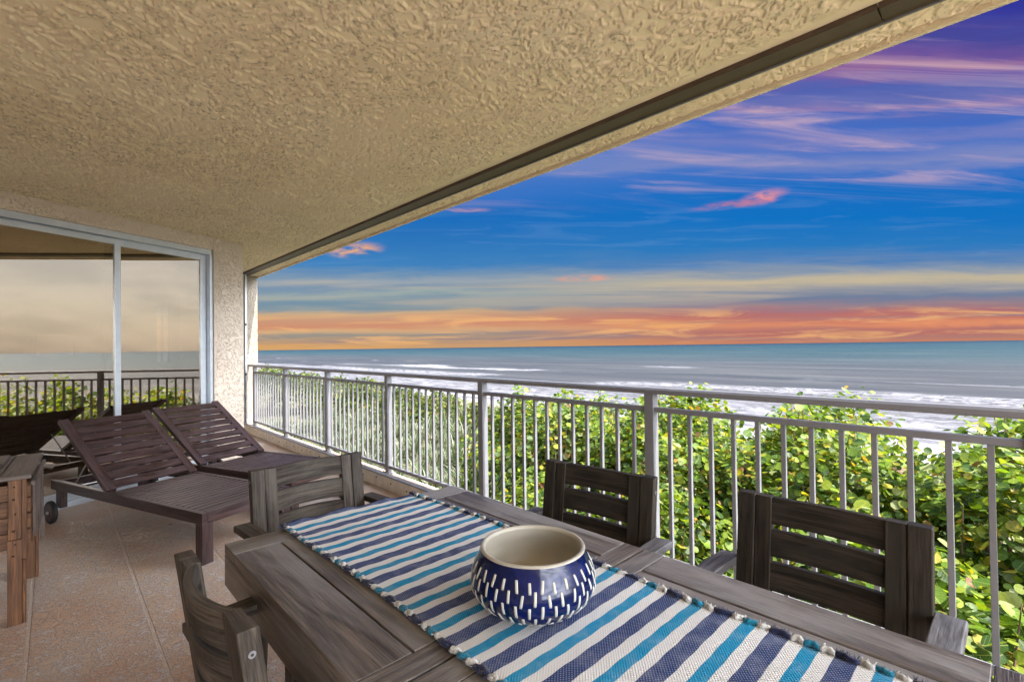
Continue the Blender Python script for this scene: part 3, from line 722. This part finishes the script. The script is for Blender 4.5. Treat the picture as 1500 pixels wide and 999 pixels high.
# ------------------------------------------------------------------ bowl
mm, n = mat('cobalt_glaze'); p = n.tc('Object')
c = n.mix(n.rng(n.noise(p, 30, 4, .6), .35, .7), (.002, .006, .042, 1), (.004, .011, .085, 1))
finish(n, c, .10, n.bump(n.noise(p, 26, 2, .5), .3, .0015), .4); M['cobalt'] = mm
M['cream'] = plain('cream_glaze', (.40, .375, .31, 1), .3, .5, 0, .06)
M['dash'] = plain('raised_white_dashes', (.50, .50, .45, 1), .5, .4, 0, .05)
M['clay'] = plain('bare_rim_clay', (.5, .36, .28, 1), .6, .3, 0, .08)
BH = .131
def bowl_r(z_):   # outer radius profile
    P_ = [(0, .074), (.005, .088), (.016, .108), (.030, .123), (.047, .1345), (.062, .138), (.078, .1365), (.096, .1305), (.113, .1225), (.124, .118), (BH, .1155)]
    zz = [q[0] for q in P_]; rr = [q[1] for q in P_]; return float(np.interp(z_, zz, rr))
bo = empty('ceramic_bowl', (.772, .752, TZ+.0075)); tag(bo, 'round cobalt blue ceramic bowl with white dashes on the striped runner', 'bowl')
zs = list(np.linspace(0, BH, 26))
sm_r = np.convolve([bowl_r(z_) for z_ in np.concatenate([[0]*2, zs, [BH]*2])], np.ones(3)/3, 'same')[2:-2]
prof_o = [(0.001, 0)]+[(float(r_), z_) for r_, z_ in zip(sm_r, zs)]
mb = MB(); mb.lathe(prof_o, seg=72); mb.build('bowl_body', M['cobalt'], bo, smooth=True)
rt = float(sm_r[-1])
mb = MB(); mb.lathe([(rt, BH), (rt-.001, BH+.003), (rt-.005, BH+.0042), (rt-.009, BH+.003), (rt-.011, BH-.002), (rt-.0105, BH-.004)], seg=72); mb.build('rim', M['cream'], bo, smooth=True)
mb = MB(); mb.lathe([(rt-.0105, BH-.004), (rt-.006, .112), (rt+.006, .09), (rt+.010, .062), (.11, .036), (.085, .017), (.05, .010), (.001, .009)], seg=72); mb.build('bowl_inside', M['cream'], bo, smooth=True)
mb = MB()
rows = [(.100, .023, 31, 0), (.078, .027, 31, .5), (.054, .029, 31, 0), (.031, .023, 31, .5), (.013, .011, 31, 0)]
for zc, ln, cnt, off in rows:
    for k in range(cnt):
        a = 2*PI*(k+off)/cnt+random.uniform(-.012, .012); tilt = random.uniform(-.03, .03); jz = random.uniform(-.003, .003); L_d = ln*random.uniform(.9, 1.08)*.92
        pts = []
        for q in range(6):
            tq = q/5-.5; z_ = max(.003, zc+jz+tq*L_d); aa = a+tilt*tq
            r_ = float(np.interp(z_, zs, sm_r)); dz1 = .002
            dr1 = (float(np.interp(z_+dz1, zs, sm_r))-float(np.interp(z_-dz1, zs, sm_r)))/(2*dz1)
            er = Vector((math.cos(aa), math.sin(aa), 0)); nn = (er-Vector((0, 0, 1))*dr1).normalized(); tt2 = Vector((-math.sin(aa), math.cos(aa), 0))
            wq = .0029*(1 if 0 < q < 5 else .88)
            pts.append((er*r_+Vector((0, 0, z_)), tt2*wq, nn*.0013*(1 if 0 < q < 5 else .4)))
        mb.sweep([(-1, -.5), (1, -.5), (1, .3), (.6, 1), (-.6, 1), (-1, .3)], pts)
o = mb.build('dash_pattern', M['dash'], bo, smooth=True)

# ------------------------------------------------------------------ chairs
def make_chair(m_, tilt=.06, bend=.026, arm_m=None, zt=.850):
    t_ = empty('dining_chair')
    # local: sitter faces +y, back plane at y=-.24 at arm height
    def by(z_): return -.235-(z_-.64)*math.tan(tilt*2.2) if z_ > .42 else -.235+.22*math.tan(tilt*2.2)-(.42-z_)*.12
    hw = .2255
    for sx in (-1, 1):
        mb = MB(); w_ = .024
        path = []
        for z_ in (0, .2, .42, .64, zt):
            path.append(((sx*(hw-w_), by(z_), z_), (1, 0, 0), (0, 1, 0)))
        mb.sweep([(-w_, -.018), (w_, -.018), (w_, .018), (-w_, .018)], path)
        lg = mb.build('leg', m_, t_, .003)
        mb = MB(); zb = .80; mb.tube((sx*hw, by(zb), zb), (sx*(hw+.002), by(zb), zb), .0062, 14); mb.build('bolt', M['zinc'], lg)
        mb = MB(); mb.tube((sx*(hw+.0015), by(zb), zb), (sx*(hw+.0030), by(zb), zb), .0026, 8); mb.build('bolt_socket', M['black'], lg)
        mb = MB(); mb.box((sx*(hw+.018), .19, .315), (.03, .05, .63), None, 2); mb.build('leg', m_, t_, .003)
        mb = MB(); pr = [(-.028, -.012), (.030, -.012), (.030, .010), (.026, .012), (-.028, .012)]
        path = [((sx*(hw+.028), by(.64)-.018+q*.048, .642+.006*math.sin(q*.4)), (sx, 0, 0), (0, 0, 1)) for q in range(11)]
        mb.sweep(pr if sx > 0 else list(reversed(pr)), path); mb.build('armrest', arm_m or m_, t_, .003)
        mb = MB(); mb.box((sx*(hw-.012), -.02, .385), (.022, .42, .055), None, 1); mb.build('seat_rail', m_, t_, .002)
    mb = MB()
    def slat(z0, z1, hw_, curve=bend):
        pth = []
        for q in range(13):
            xq = -hw_+2*hw_*q/12; yq = -curve*(1-(xq/hw_)**2)
            pth.append(((xq, yq+by((z0+z1)/2), (z0+z1)/2), Vector((0, 1, 0)), Vector((0, -(math.tan(tilt*2.2)), 1)).normalized()))
        mb.sweep([(-.010, -(z1-z0)/2), (.010, -(z1-z0)/2), (.010, (z1-z0)/2), (-.010, (z1-z0)/2)], pth)
    hi_ = hw-.05
    slat(zt-.078, zt-.002, hi_-.04); slat(zt-.168, zt-.094, hi_-.04); slat(zt-.262, zt-.184, hi_-.04)
    for sx in (-1, 1):
        pth = [((sx*(hi_-.021), by(z_), z_), (1, 0, 0), (0, 1, 0)) for z_ in (.50, .64, zt-.001)]
        mb.sweep([(-.0215, -.015), (.0215, -.015), (.0215, .015), (-.0215, .015)], pth)
    mb.build('backrest', m_, t_, .002)
    mb = MB()
    for k in range(8): mb.box((0, -.19+k*.058, .428), (2*hw-.05, .050, .018), None, 0)
    mb.build('seat', m_, t_, .002)
    mb = MB(); mb.box((0, .20, .385), (2*hw-.02, .022, .055), None, 0); mb.build('seat_rail', m_, t_, .002); mb = MB(); mb.box((0, .19, .18), (2*hw, .022, .035), None, 0); mb.build('stretcher', m_, t_, .002)
    return t_
GRP = 'wooden armchairs around the table'
cA = make_chair(M['chair_pale'], bend=.030, zt=.842); cD = make_chair(M['chair'], bend=.009, arm_m=M['arm'])
def place(ch, back_xy, face, label):
    """back_xy: position of the back's middle at arm height; face: direction the sitter looks (deg from +Y clockwise)"""
    a = -R(face); off = rotz(a) @ Vector((0, -.235, 0))
    ch.location = (back_xy[0]-off.x, back_xy[1]-off.y, 0); ch.rotation_euler = (0, 0, a)
    tag(ch, label, 'chair', GRP)
place(cA, (.250, 1.105), 88, 'weathered wooden armchair with its curved back toward the viewer at the lower left')
cB = copy_tree(cA); place(cB, (.765, 2.00), 178, 'greyish wooden armchair at the head of the table beside the brown loungers')
place(cD, (1.512, .372), 270, 'dark wooden armchair against the railing nearest the viewer, at lower right')
cC = copy_tree(cD); place(cC, (1.43, 1.075), 264, 'dark wooden armchair against the railing directly behind the blue bowl')

# ------------------------------------------------------------------ loungers
def make_lounger():
    t_ = empty('sun_lounger'); m_ = M['lounge']; Wd, L_, HH = .63, 1.90, .315
    # local: x across (0..Wd), y from foot to head
    mb = MB()
    for xx_ in (.0175, Wd-.0175): mb.box((xx_, L_/2, HH-.035), (.035, L_, .07), None, 1)
    mb.box((Wd/2, .0175, HH-.035), (Wd-.072, .035, .07), None, 0); mb.box((Wd/2, L_-.0175, HH-.04), (Wd-.072, .035, .05), None, 0)
    mb.box((Wd/2, 1.12, HH-.055), (Wd-.072, .03, .045), None, 0)
    mb.build('frame', m_, t_, .003)
    for xx_ in (.036, Wd-.036):
        mb = MB(); mb.box((xx_, .034, (HH-.071)/2), (.07, .066, HH-.071), None, 2); mb.build('leg', m_, t_, .003)
        mb = MB(); mb.box((xx_, L_-.08, HH/2+.035), (.045, .07, HH-.14), None, 2); mb.build('leg', m_, t_, .003)
        sx = -1 if xx_ < .3 else 1
        wh_ = MB(); cx_ = xx_+sx*.065
        wh_.sweep([(math.cos(2*PI*i/28), math.sin(2*PI*i/28)) for i in range(28)], [((cx_-.014, L_-.08, .085), (0, .080, 0), (0, 0, .080)), ((cx_-.010, L_-.08, .085), (0, .085, 0), (0, 0, .085)), ((cx_+.010, L_-.08, .085), (0, .085, 0), (0, 0, .085)), ((cx_+.014, L_-.08, .085), (0, .08, 0), (0, 0, .08))])
        w_ = wh_.build('wheel', M['black'], t_)
        mb = MB(); mb.tube((cx_-.017, L_-.08, .085), (cx_+.017, L_-.08, .085), .066, 24); mb.build('wheel_disc', m_, w_)
        mb = MB(); mb.tube((cx_-.026, L_-.08, .085), (cx_+.026, L_-.08, .085), .012, 12); mb.build('axle_cap', M['steel'], w_)
    mb = MB()
    k = 0; yy = .042
    while yy < 1.07:
        mb.box((Wd/2, yy+.024, HH-.013), (Wd-.075, .041, .022), None, 0); yy += .0578
    mb.build('seat', m_, t_, .002)
    ang = R(33.5); BL = .83
    bk = empty_part = bpy.data.objects.new('backrest', None)
    mb = MB(); rx = Matrix.Rotation(ang, 3, 'X'); hinge = Vector((0, 1.10, HH-.005))
    def bl(x_, y_, z_): return hinge + rx @ Vector((x_, y_, z_))
    for xx_ in (.033, Wd-.033): mb.box(bl(xx_, BL/2, .005), (.062, BL, .032), rx, 1)
    for k in range(9): mb.box(bl(Wd/2, .055+k*.0895, .012), (Wd-.13, .066, .018), rx, 0)
    for k in (.2, .62): mb.box(bl(Wd/2, BL*k+.02, -.012), (Wd-.13, .03, .02), rx, 0)
    mb.build('backrest', m_, t_, .002)
    mb = MB()
    for xx_ in (.07, Wd-.07): mb.tube(bl(xx_, .42, -.02), (xx_, 1.10+.62, HH-.05), .005, 8)
    mb.tube((.07, 1.72, HH-.05), (Wd-.07, 1.72, HH-.05), .005, 8); mb.build('support_strut', M['steel'], t_)
    return t_
LG = 'wooden sun loungers by the glass door'
l1 = make_lounger(); l1.location = (.652, 3.425, 0); l1.rotation_euler = (0, 0, R(20.5))
tag(l1, 'dark brown slatted sun lounger on the left, its wheel and front leg in view', 'sun lounger', LG)
l2 = copy_tree(l1); l2.location = (1.325, 3.86, 0); l2.rotation_euler = (0, 0, R(22))
tag(l2, 'dark brown slatted sun lounger farther back, nearer the stucco pier', 'sun lounger', LG)

# ------------------------------------------------------------------ cooler cart
ct = empty('wooden_cooler_cart', (-.075, 3.35, 0), R(-3)); tag(ct, 'rustic pine cooler chest on legs at the left edge, iron hinge on its lid', 'cooler chest')
W_, D_ = 1.0, .62
mb = MB()
for k in range(4): mb.box((-W_/2, .017, .395+k*.0775), (W_-.05, .02, .075), None, 0); mb.box((-W_/2, D_-.01, .395+k*.0775), (W_-.05, .02, .075), None, 0)
for k in range(4):
    mb.box((-.017, D_/2, .395+k*.0775), (.018, D_-.09, .070), None, 1); mb.box((-W_+.01, D_/2, .395+k*.0775), (.018, D_-.05, .075), None, 1)
mb.box((-W_/2, D_/2, .365), (W_-.06, D_-.06, .014), None, 0)
mb.build('chest_body', M['pine'], ct, .002)
lid = MB()
for i_, (ya, yb) in enumerate(((-.02, .30), (.305, D_+.02))):
    pass
lid.box((-.055-.0, D_/2, .703), (.11, D_+.05, .02), None, 1)
lid.box((-.56, D_/2, .703), (.89, D_+.05, .02), None, 1)
lid.box((-.56, .30, .722), (.86, .56, .016), None, 0)
ld = lid.build('lid', M['pinegrey'], ct, .003)
mb = MB(); mb.box((-.155, .18, .733), (.07, .035, .006)); mb.tube((-.155, .18, .735), (-.155, .18, .765), .013, 10); mb.tube((-.19, .18, .738), (-.12, .18, .738), .009, 8); mb.build('hinge', M['iron'], ld, .001)
for (xx_, yy) in ((-.046, -.006), (-.046, D_+.006), (-W_+.03, -.006), (-W_+.03, D_+.006)):
    mb = MB(); mb.box((xx_-.012, yy, .55), (.046, .024, .285), None, 2); mb.box((xx_+.020, yy, .50), (.016, .022, .385), None, 2)
    mb.box((xx_-.012, yy+.0, .203), (.05, .028, .406), None, 2); mb.box((xx_+.020, yy, .153), (.012, .022, .305), None, 2)
    l_ = mb.build('leg', M['pine'], ct, .002)
    mb = MB(); sg = -1 if yy < .3 else 1
    for zz in (.66, .60, .53, .45, .385, .33): mb.tube((xx_-.012+random.uniform(-.01, .01), yy+sg*.013, zz), (xx_-.012, yy+sg*.0155, zz), .0042, 8)
    mb.build('screw_heads', M['iron'], l_); 
mb = MB()
for k in range(7): mb.box((.002, .10+k*.07, .52), (.012, .012, .30), Matrix.Rotation(.18, 3, 'X'), 2)
mb.box((.004, D_/2, .665), (.016, D_, .02), None, 1); mb.box((.0, D_-.05, .30), (.02, .03, .12), None, 2)
mb.build('side_lattice', M['pinegrey'], ct, .001)
mb = MB(); mb.tube((.004, D_-.12, .66), (.05, D_-.12, .645), .010, 10, .014); mb.build('peg_handle', M['pinegrey'], ct, .001)

# ------------------------------------------------------------------ scalloped shell dish behind the far lounger
sh = empty('shell_ornament', (1.86, 6.72, 0), R(-40)); tag(sh, 'small grey scalloped shell ornament on a pale base on the floor', 'ornament')
mb = MB(); prof = [(.06, 0), (.065, .05), (.06, .06), (.02, .065), (.001, .065)]; mb.lathe(prof, seg=20); mb.build('base', M['white'], sh, smooth=True)
mb = MB(); N_ = 48; mb.v.append((0, 0, .066)); mb.v.append((0, 0, .060))
for lvl in (0, 1):
    for i in range(N_):
        a = 2*PI*i/N_; r_ = .098+.014*math.sin(5*a); mb.v.append((r_*math.cos(a), r_*math.sin(a)*.8, .098+.016*math.sin(5*a)-.007*lvl))
for i in range(N_):
    j = (i+1) % N_
    mb.face([0, 2+i, 2+j], [(0, 0)]*3); mb.face([1, 2+N_+j, 2+N_+i], [(0, 0)]*3); mb.face([2+i, 2+N_+i, 2+N_+j, 2+j], [(0, 0)]*4)
mb.build('shell', plain('grey_shell', (.4, .38, .34, 1), .6), sh, smooth=True)

# ------------------------------------------------------------------ vegetation
def leafmat(name, transl=.35, rough=.42, veins=False):
    mm, n = mat(name)
    at = n.node('ShaderNodeAttribute'); at.attribute_name = 'col'
    base_c = at.outputs['Color']
    if veins:
        lc = n.node('ShaderNodeAttribute'); lc.attribute_name = 'lc'; lx_, ly_, _ = n.sep(lc.outputs['Vector'])
        ax_ = n.math('ABSOLUTE', lx_)
        rib = n.rng(ax_, .035, .012)
        side = n.math('ABSOLUTE', n.math('SUBTRACT', n.math('FRACT', n.math('MULTIPLY', n.math('SUBTRACT', ly_, n.math('MULTIPLY', ax_, .75)), 6.)), .5))
        vv = n.math('MAXIMUM', rib, n.math('MULTIPLY', n.rng(side, .09, .02), .6))
        pn = n.noise(n.vec('ADD', lc.outputs['Vector'], n.scale(n.tc('Object'), (3, 3, 3))), 5, 3, .6)
        base_c = n.mix(n.rng(pn, .35, .7, 0, .6), base_c, n.mix(1., base_c, (.55, .62, .6, 1), 'MULTIPLY'))
        base_c = n.mix(n.math('MULTIPLY', vv, .55), base_c, (.26, .27, .07, 1))
    b = n.node('ShaderNodeBsdfPrincipled'); n.put(b.inputs['Base Color'], base_c); b.inputs['Roughness'].default_value = rough; b.inputs['Specular IOR Level'].default_value = .2
    tl = n.node('ShaderNodeBsdfTranslucent'); n.put(tl.inputs[0], n.mix(1., base_c, (1.9, 1.8, .5, 1), 'MULTIPLY'))
    mx = n.node('ShaderNodeMixShader'); mx.inputs[0].default_value = transl; n.l.new(b.outputs[0], mx.inputs[1]); n.l.new(tl.outputs[0], mx.inputs[2])
    o = n.node('ShaderNodeOutputMaterial'); n.l.new(mx.outputs[0], o.inputs[0]); return mm
M['leaf'] = leafmat('sea_grape_leaf', .38, .45, True); M['blade'] = leafmat('silver_strap_leaf', .15, .5); M['stem'] = plain('woody_stem', (.12, .07, .045, 1), .8)
def unit(v): return v/np.maximum(np.linalg.norm(v, axis=-1, keepdims=True), 1e-9)
RL = 9
def leaf_template():
    v = [(0, .02, -.02)]
    for i in range(RL):
        a = 2*PI*(i+.5)/RL-PI/2; x_ = math.cos(a)*.5; y_ = math.sin(a)*.5+.5
        if i == 0 or i == RL-1: y_ += .03
        v.append((x_*1.04, y_, abs(x_)*.16-.06*(y_-.5)**2))
    v[0] = (0, .5, -.03)
    f = [(0, 1+i, 1+(i+1) % RL) for i in range(RL)]
    return np.array(v), np.array(f)
LT, LF = leaf_template()
PAL = .64*np.array([[.035, .085, .012], [.07, .145, .016], [.13, .225, .020], [.20, .285, .025], [.27, .33, .035], [.30, .34, .14], [.40, .34, .035], [.40, .24, .05], [.20, .09, .05]])
PW = np.array([.26, .15, .15, .16, .13, .06, .06, .02, .01])
def leaves(pos, nrm, size, pal=PAL, pw=PW):
    N = len(pos); nrm = unit(nrm)
    r_ = rng.normal(size=(N, 3)); ax = unit(np.cross(nrm, r_)); ay = np.cross(nrm, ax)
    sz = size*rng.uniform(.5, 1.25, N)
    cup = rng.uniform(.4, 1.8, N)
    V = pos[:, None, :] + (ax[:, None, :]*LT[None, :, 0:1] + ay[:, None, :]*LT[None, :, 1:2] + nrm[:, None, :]*LT[None, :, 2:3]*cup[:, None, None])*sz[:, None, None]
    Fc = (LF[None]+(np.arange(N)*len(LT))[:, None, None]).reshape(-1, 3)
    ci = rng.choice(len(pal), N, p=pw/pw.sum()); c = pal[ci]*rng.uniform(.8, 1.2, (N, 1))
    C4 = np.ones((N, len(LT), 4)); C4[:, :, :3] = c[:, None, :]
    lcv = np.repeat(np.stack([LT[:, 0], LT[:, 1], LT[:, 0]*0], -1)[None], N, 0).reshape(-1, 3)
    return V.reshape(-1, 3), Fc, C4.reshape(-1, 4), lcv
def sea_grape(cx, cy, ztop, rx, ry, rz, nleaf, size, label, group, sprigs=30, dark=1., name='sea_grape_shrub'):
    gz = float(ground_z(cx, cy)); t_ = empty(name, (cx, cy, gz)); tag(t_, label, 'shrub', group)
    cz = ztop-rz-gz
    dd = unit(rng.normal(size=(nleaf, 3))); dd[:, 2] = np.abs(dd[:, 2])*1.0-.25*(rng.random(nleaf) < .35); dd = unit(dd)
    ph = rng.uniform(0, 6, 6)
    lump = 1+.10*np.sin(dd[:, 0]*7+ph[0])*np.sin(dd[:, 1]*6+ph[1])+.07*np.sin(dd[:, 2]*11+ph[2]+dd[:, 0]*5)
    rad = lump*(1-np.abs(rng.normal(0, .12, nleaf)))*rng.uniform(.96, 1.04, nleaf)
    pos = dd*np.array([rx, ry, rz])*rad[:, None]+np.array([0, 0, cz])
    nr = unit(dd*.55+np.array([0, -.15, .75])+rng.normal(0, .62, (nleaf, 3)))
    P_, N_ = [pos], [nr]
    stems = MB()
    for k in range(sprigs):
        e = unit(rng.normal(size=3)); e[2] = abs(e[2])+.5; e = unit(e)
        b = e*np.array([rx, ry, rz])*.93+np.array([0, 0, cz]); up = unit(e*.5+np.array([0, 0, 1.])+rng.normal(0, .22, 3)); Ls = rng.uniform(.25, .6)*(size/.15)**.5
        stems.tube(tuple(b-up*.15), tuple(b+up*Ls), .009, 5, .004)
        nl = rng.integers(4, 8)
        for q in range(nl):
            tq = (q+.6)/nl; side = unit(rng.normal(size=3)*np.array([1, 1, .2])); pp = b+up*Ls*tq
            P_.append((pp+side*.01)[None]); N_.append(unit(side*.75+np.array([0, 0, .6])+rng.normal(0, .25, 3))[None])
    V, Fc, C, lcv = leaves(np.concatenate(P_), np.concatenate(N_), size)
    C[:, :3] *= dark
    mesh_np('foliage', V, Fc, M['leaf'], False, C, t_, lcv)
    for k in range(9):
        a = rng.uniform(0, 2*PI); q = .45; stems.tube((rng.uniform(-.2, .2), rng.uniform(-.2, .2), 0), (math.cos(a)*rx*q, math.sin(a)*ry*q, cz+rz*.6), .035, 6, .012)
    stems.build('stem', M['stem'], t_)
    return t_
GA = 'sea grape shrubs close below the railing'
SG = sea_grape
# near row then ridge row, from the south end to the north
near = [(5.1, -4.2, -.35, 1.8, 1.6, 2.6), (5.0, -1.6, -.30, 1.75, 1.6, 2.6), (4.95, .8, -.42, 1.7, 1.55, 2.6), (4.95, 3.0, -.55, 1.6, 1.5, 2.5), (5.2, 5.2, -1.15, 1.55, 1.6, 2.3)]
for i, (a, b, zt_, rx_, ry_, rz_) in enumerate(near):
    SG(a, b, zt_, rx_, ry_, rz_, (9500 if b < 2 else 11000), (.118 if b < 2 else .10), 'bright green round-leaved sea grape shrub pressing up close to the railing balusters', GA, 26)
ridge = [(7.6, -5.5, .35), (7.5, -2.8, .45), (7.5, -.3, .42), (7.6, 1.9, .30), (7.5, 4.1, .36), (7.7, 6.2, .18), (8.4, 8.2, .02)]
for i, (a, b, zt_) in enumerate(ridge):
    SG(a, b, zt_, 1.75, 1.7, 3.0, 11500, .100, 'tall sea grape shrub rising above the middle rail in front of the surf', 'tall sea grape shrubs on the ridge', 34)
back = [(10.6, -4, .2), (10.6, -.5, .15), (10.8, 2.6, .1), (10.8, 5.6, .05), (11.2, 8.6, -.15)]
for i, (a, b, zt_) in enumerate(back):
    SG(a, b, zt_, 2.2, 2.1, 3.2, 7000, .11, 'sea grape shrub standing behind the tall ridge of shrubs toward the beach', 'rear sea grape shrubs', 26)
far = []
for Zc, uu, bt, rx_, ry_ in ((46, 395, 26, 2.6, 2.6), (45, 440, 34, 2.4, 2.4), (43, 495, 42, 2.8, 2.6), (41, 535, 46, 2.4, 2.2), (38, 590, 60, 2.2, 2.0), (36, 640, 66, 2.2, 2.0), (31, 700, 88, 1.6, 1.5)):
    Xc = (uu-750)/705*Zc; far.append((Xc*math.cos(AZ)+Zc*math.sin(AZ), -Xc*math.sin(AZ)+Zc*math.cos(AZ), 1.3-bt*Zc/705, rx_, ry_))
for i, (a, b, zt_, rx_, ry_) in enumerate(far):
    SG(a, b, zt_, rx_, ry_, 2.3, 2600, .19, 'dark green shrub mass beyond the left part of the railing, in front of the beach', 'distant dune shrubs', 14, .55, 'dune_shrub')

# strap-leaved dune plants
def rosette(nb, Lm, seed):
    r = np.random.default_rng(seed); V = []; Fc = []; C = []
    for k in range(nb):
        a = r.uniform(0, 2*PI); el = r.uniform(.35, 1.45); L_ = Lm*r.uniform(.65, 1.1); w_ = r.uniform(.018, .032)
        base_ = np.array([r.normal(0, .09), r.normal(0, .09), r.uniform(0, .35)*Lm]); h_ = np.array([math.cos(a), math.sin(a), 0]); sd = np.array([-math.sin(a), math.cos(a), 0])
        col = np.array([[.075, .095, .045], [.12, .14, .085], [.035, .055, .02], [.17, .175, .13], [.08, .06, .035]])[r.choice(5, p=[.34, .24, .24, .1, .08])]*r.uniform(.8, 1.2)
        b = len(V); p_ = base_; e = el
        for q in range(5):
            ww_ = w_*(1-.2*q)*(1 if q < 4 else .12)
            V += [p_-sd*ww_, p_+sd*ww_]; C += [[*col, 1]]*2
            p_ = p_+(h_*math.cos(e)+np.array([0, 0, math.sin(e)]))*L_/4; e -= r.uniform(.1, .35)
        for q in range(4): Fc.append((b+2*q, b+2*q+1, b+2*q+3, b+2*q+2))
    return np.array(V), np.array(Fc), np.array(C)
protos = []
for k in range(5):
    V, Fc, C = rosette(70, .95, 100+k); o = mesh_np('strap_leaf_plant', V, Fc, M['blade'], False, C)
    protos.append(o)
cnt = 0; pts = []
for tries in range(6000):
    Zc = rng.uniform(11, 37); uu = rng.uniform(385, 790)
    if rng.random() > .45+.55*(Zc/40): continue
    Xc = (uu-750)/705*Zc; x_ = Xc*math.cos(AZ)+Zc*math.sin(AZ); y_ = -Xc*math.sin(AZ)+Zc*math.cos(AZ)
    if x_ < 4.2 or x_ > 33: continue
    if (x_ < 9.6 and y_ < 9.6) or (x_ < 13 and y_ < 10): continue
    if any((x_-a)**2+(y_-b)**2 < .5**2 for a, b in pts): continue
    pts.append((x_, y_))
    if len(pts) >= 296: break
for k, (x_, y_) in enumerate(pts):
    src = protos[k % 5]; o = src if k < 5 else src.copy()
    if k >= 5: COL.objects.link(o)
    o.location = (x_, y_, float(ground_z(x_, y_))-.05+.25*rng.random()); o.rotation_euler = (0, 0, rng.uniform(0, 6.28)); s_ = rng.uniform(.9, 1.45); o.scale = (s_, s_, s_*rng.uniform(.9, 1.2))
    tag(o, 'silvery green strap-leaved dune plant in the patch seen through the left balusters', 'plant', 'strap-leaved dune plants')
# low creeping cover
N_ = 15000
px = rng.uniform(3.2, 38, N_); py = rng.uniform(-12, 60, N_); keep = ~((px < 9) & (py < 6)); px, py = px[keep], py[keep]
kp = (px < 5.5) | (px > 24) | (rng.random(len(px)) < .22); px, py = px[kp], py[kp]
pz = ground_z(px, py)+rng.uniform(.02, .22, len(px))*(1-np.clip((px-30)/8, 0, 1))
V, Fc, C, lcv = leaves(np.stack([px, py, pz], -1), np.stack([rng.normal(0, .5, len(px)), rng.normal(0, .5, len(px)), np.ones(len(px))], -1), .17); C[:, :3] *= .75
o = mesh_np('ground_cover', V, Fc, M['leaf'], False, C, None, lcv); tag(o, 'low leafy ground cover between the dune plants', 'ground cover', kind='stuff')
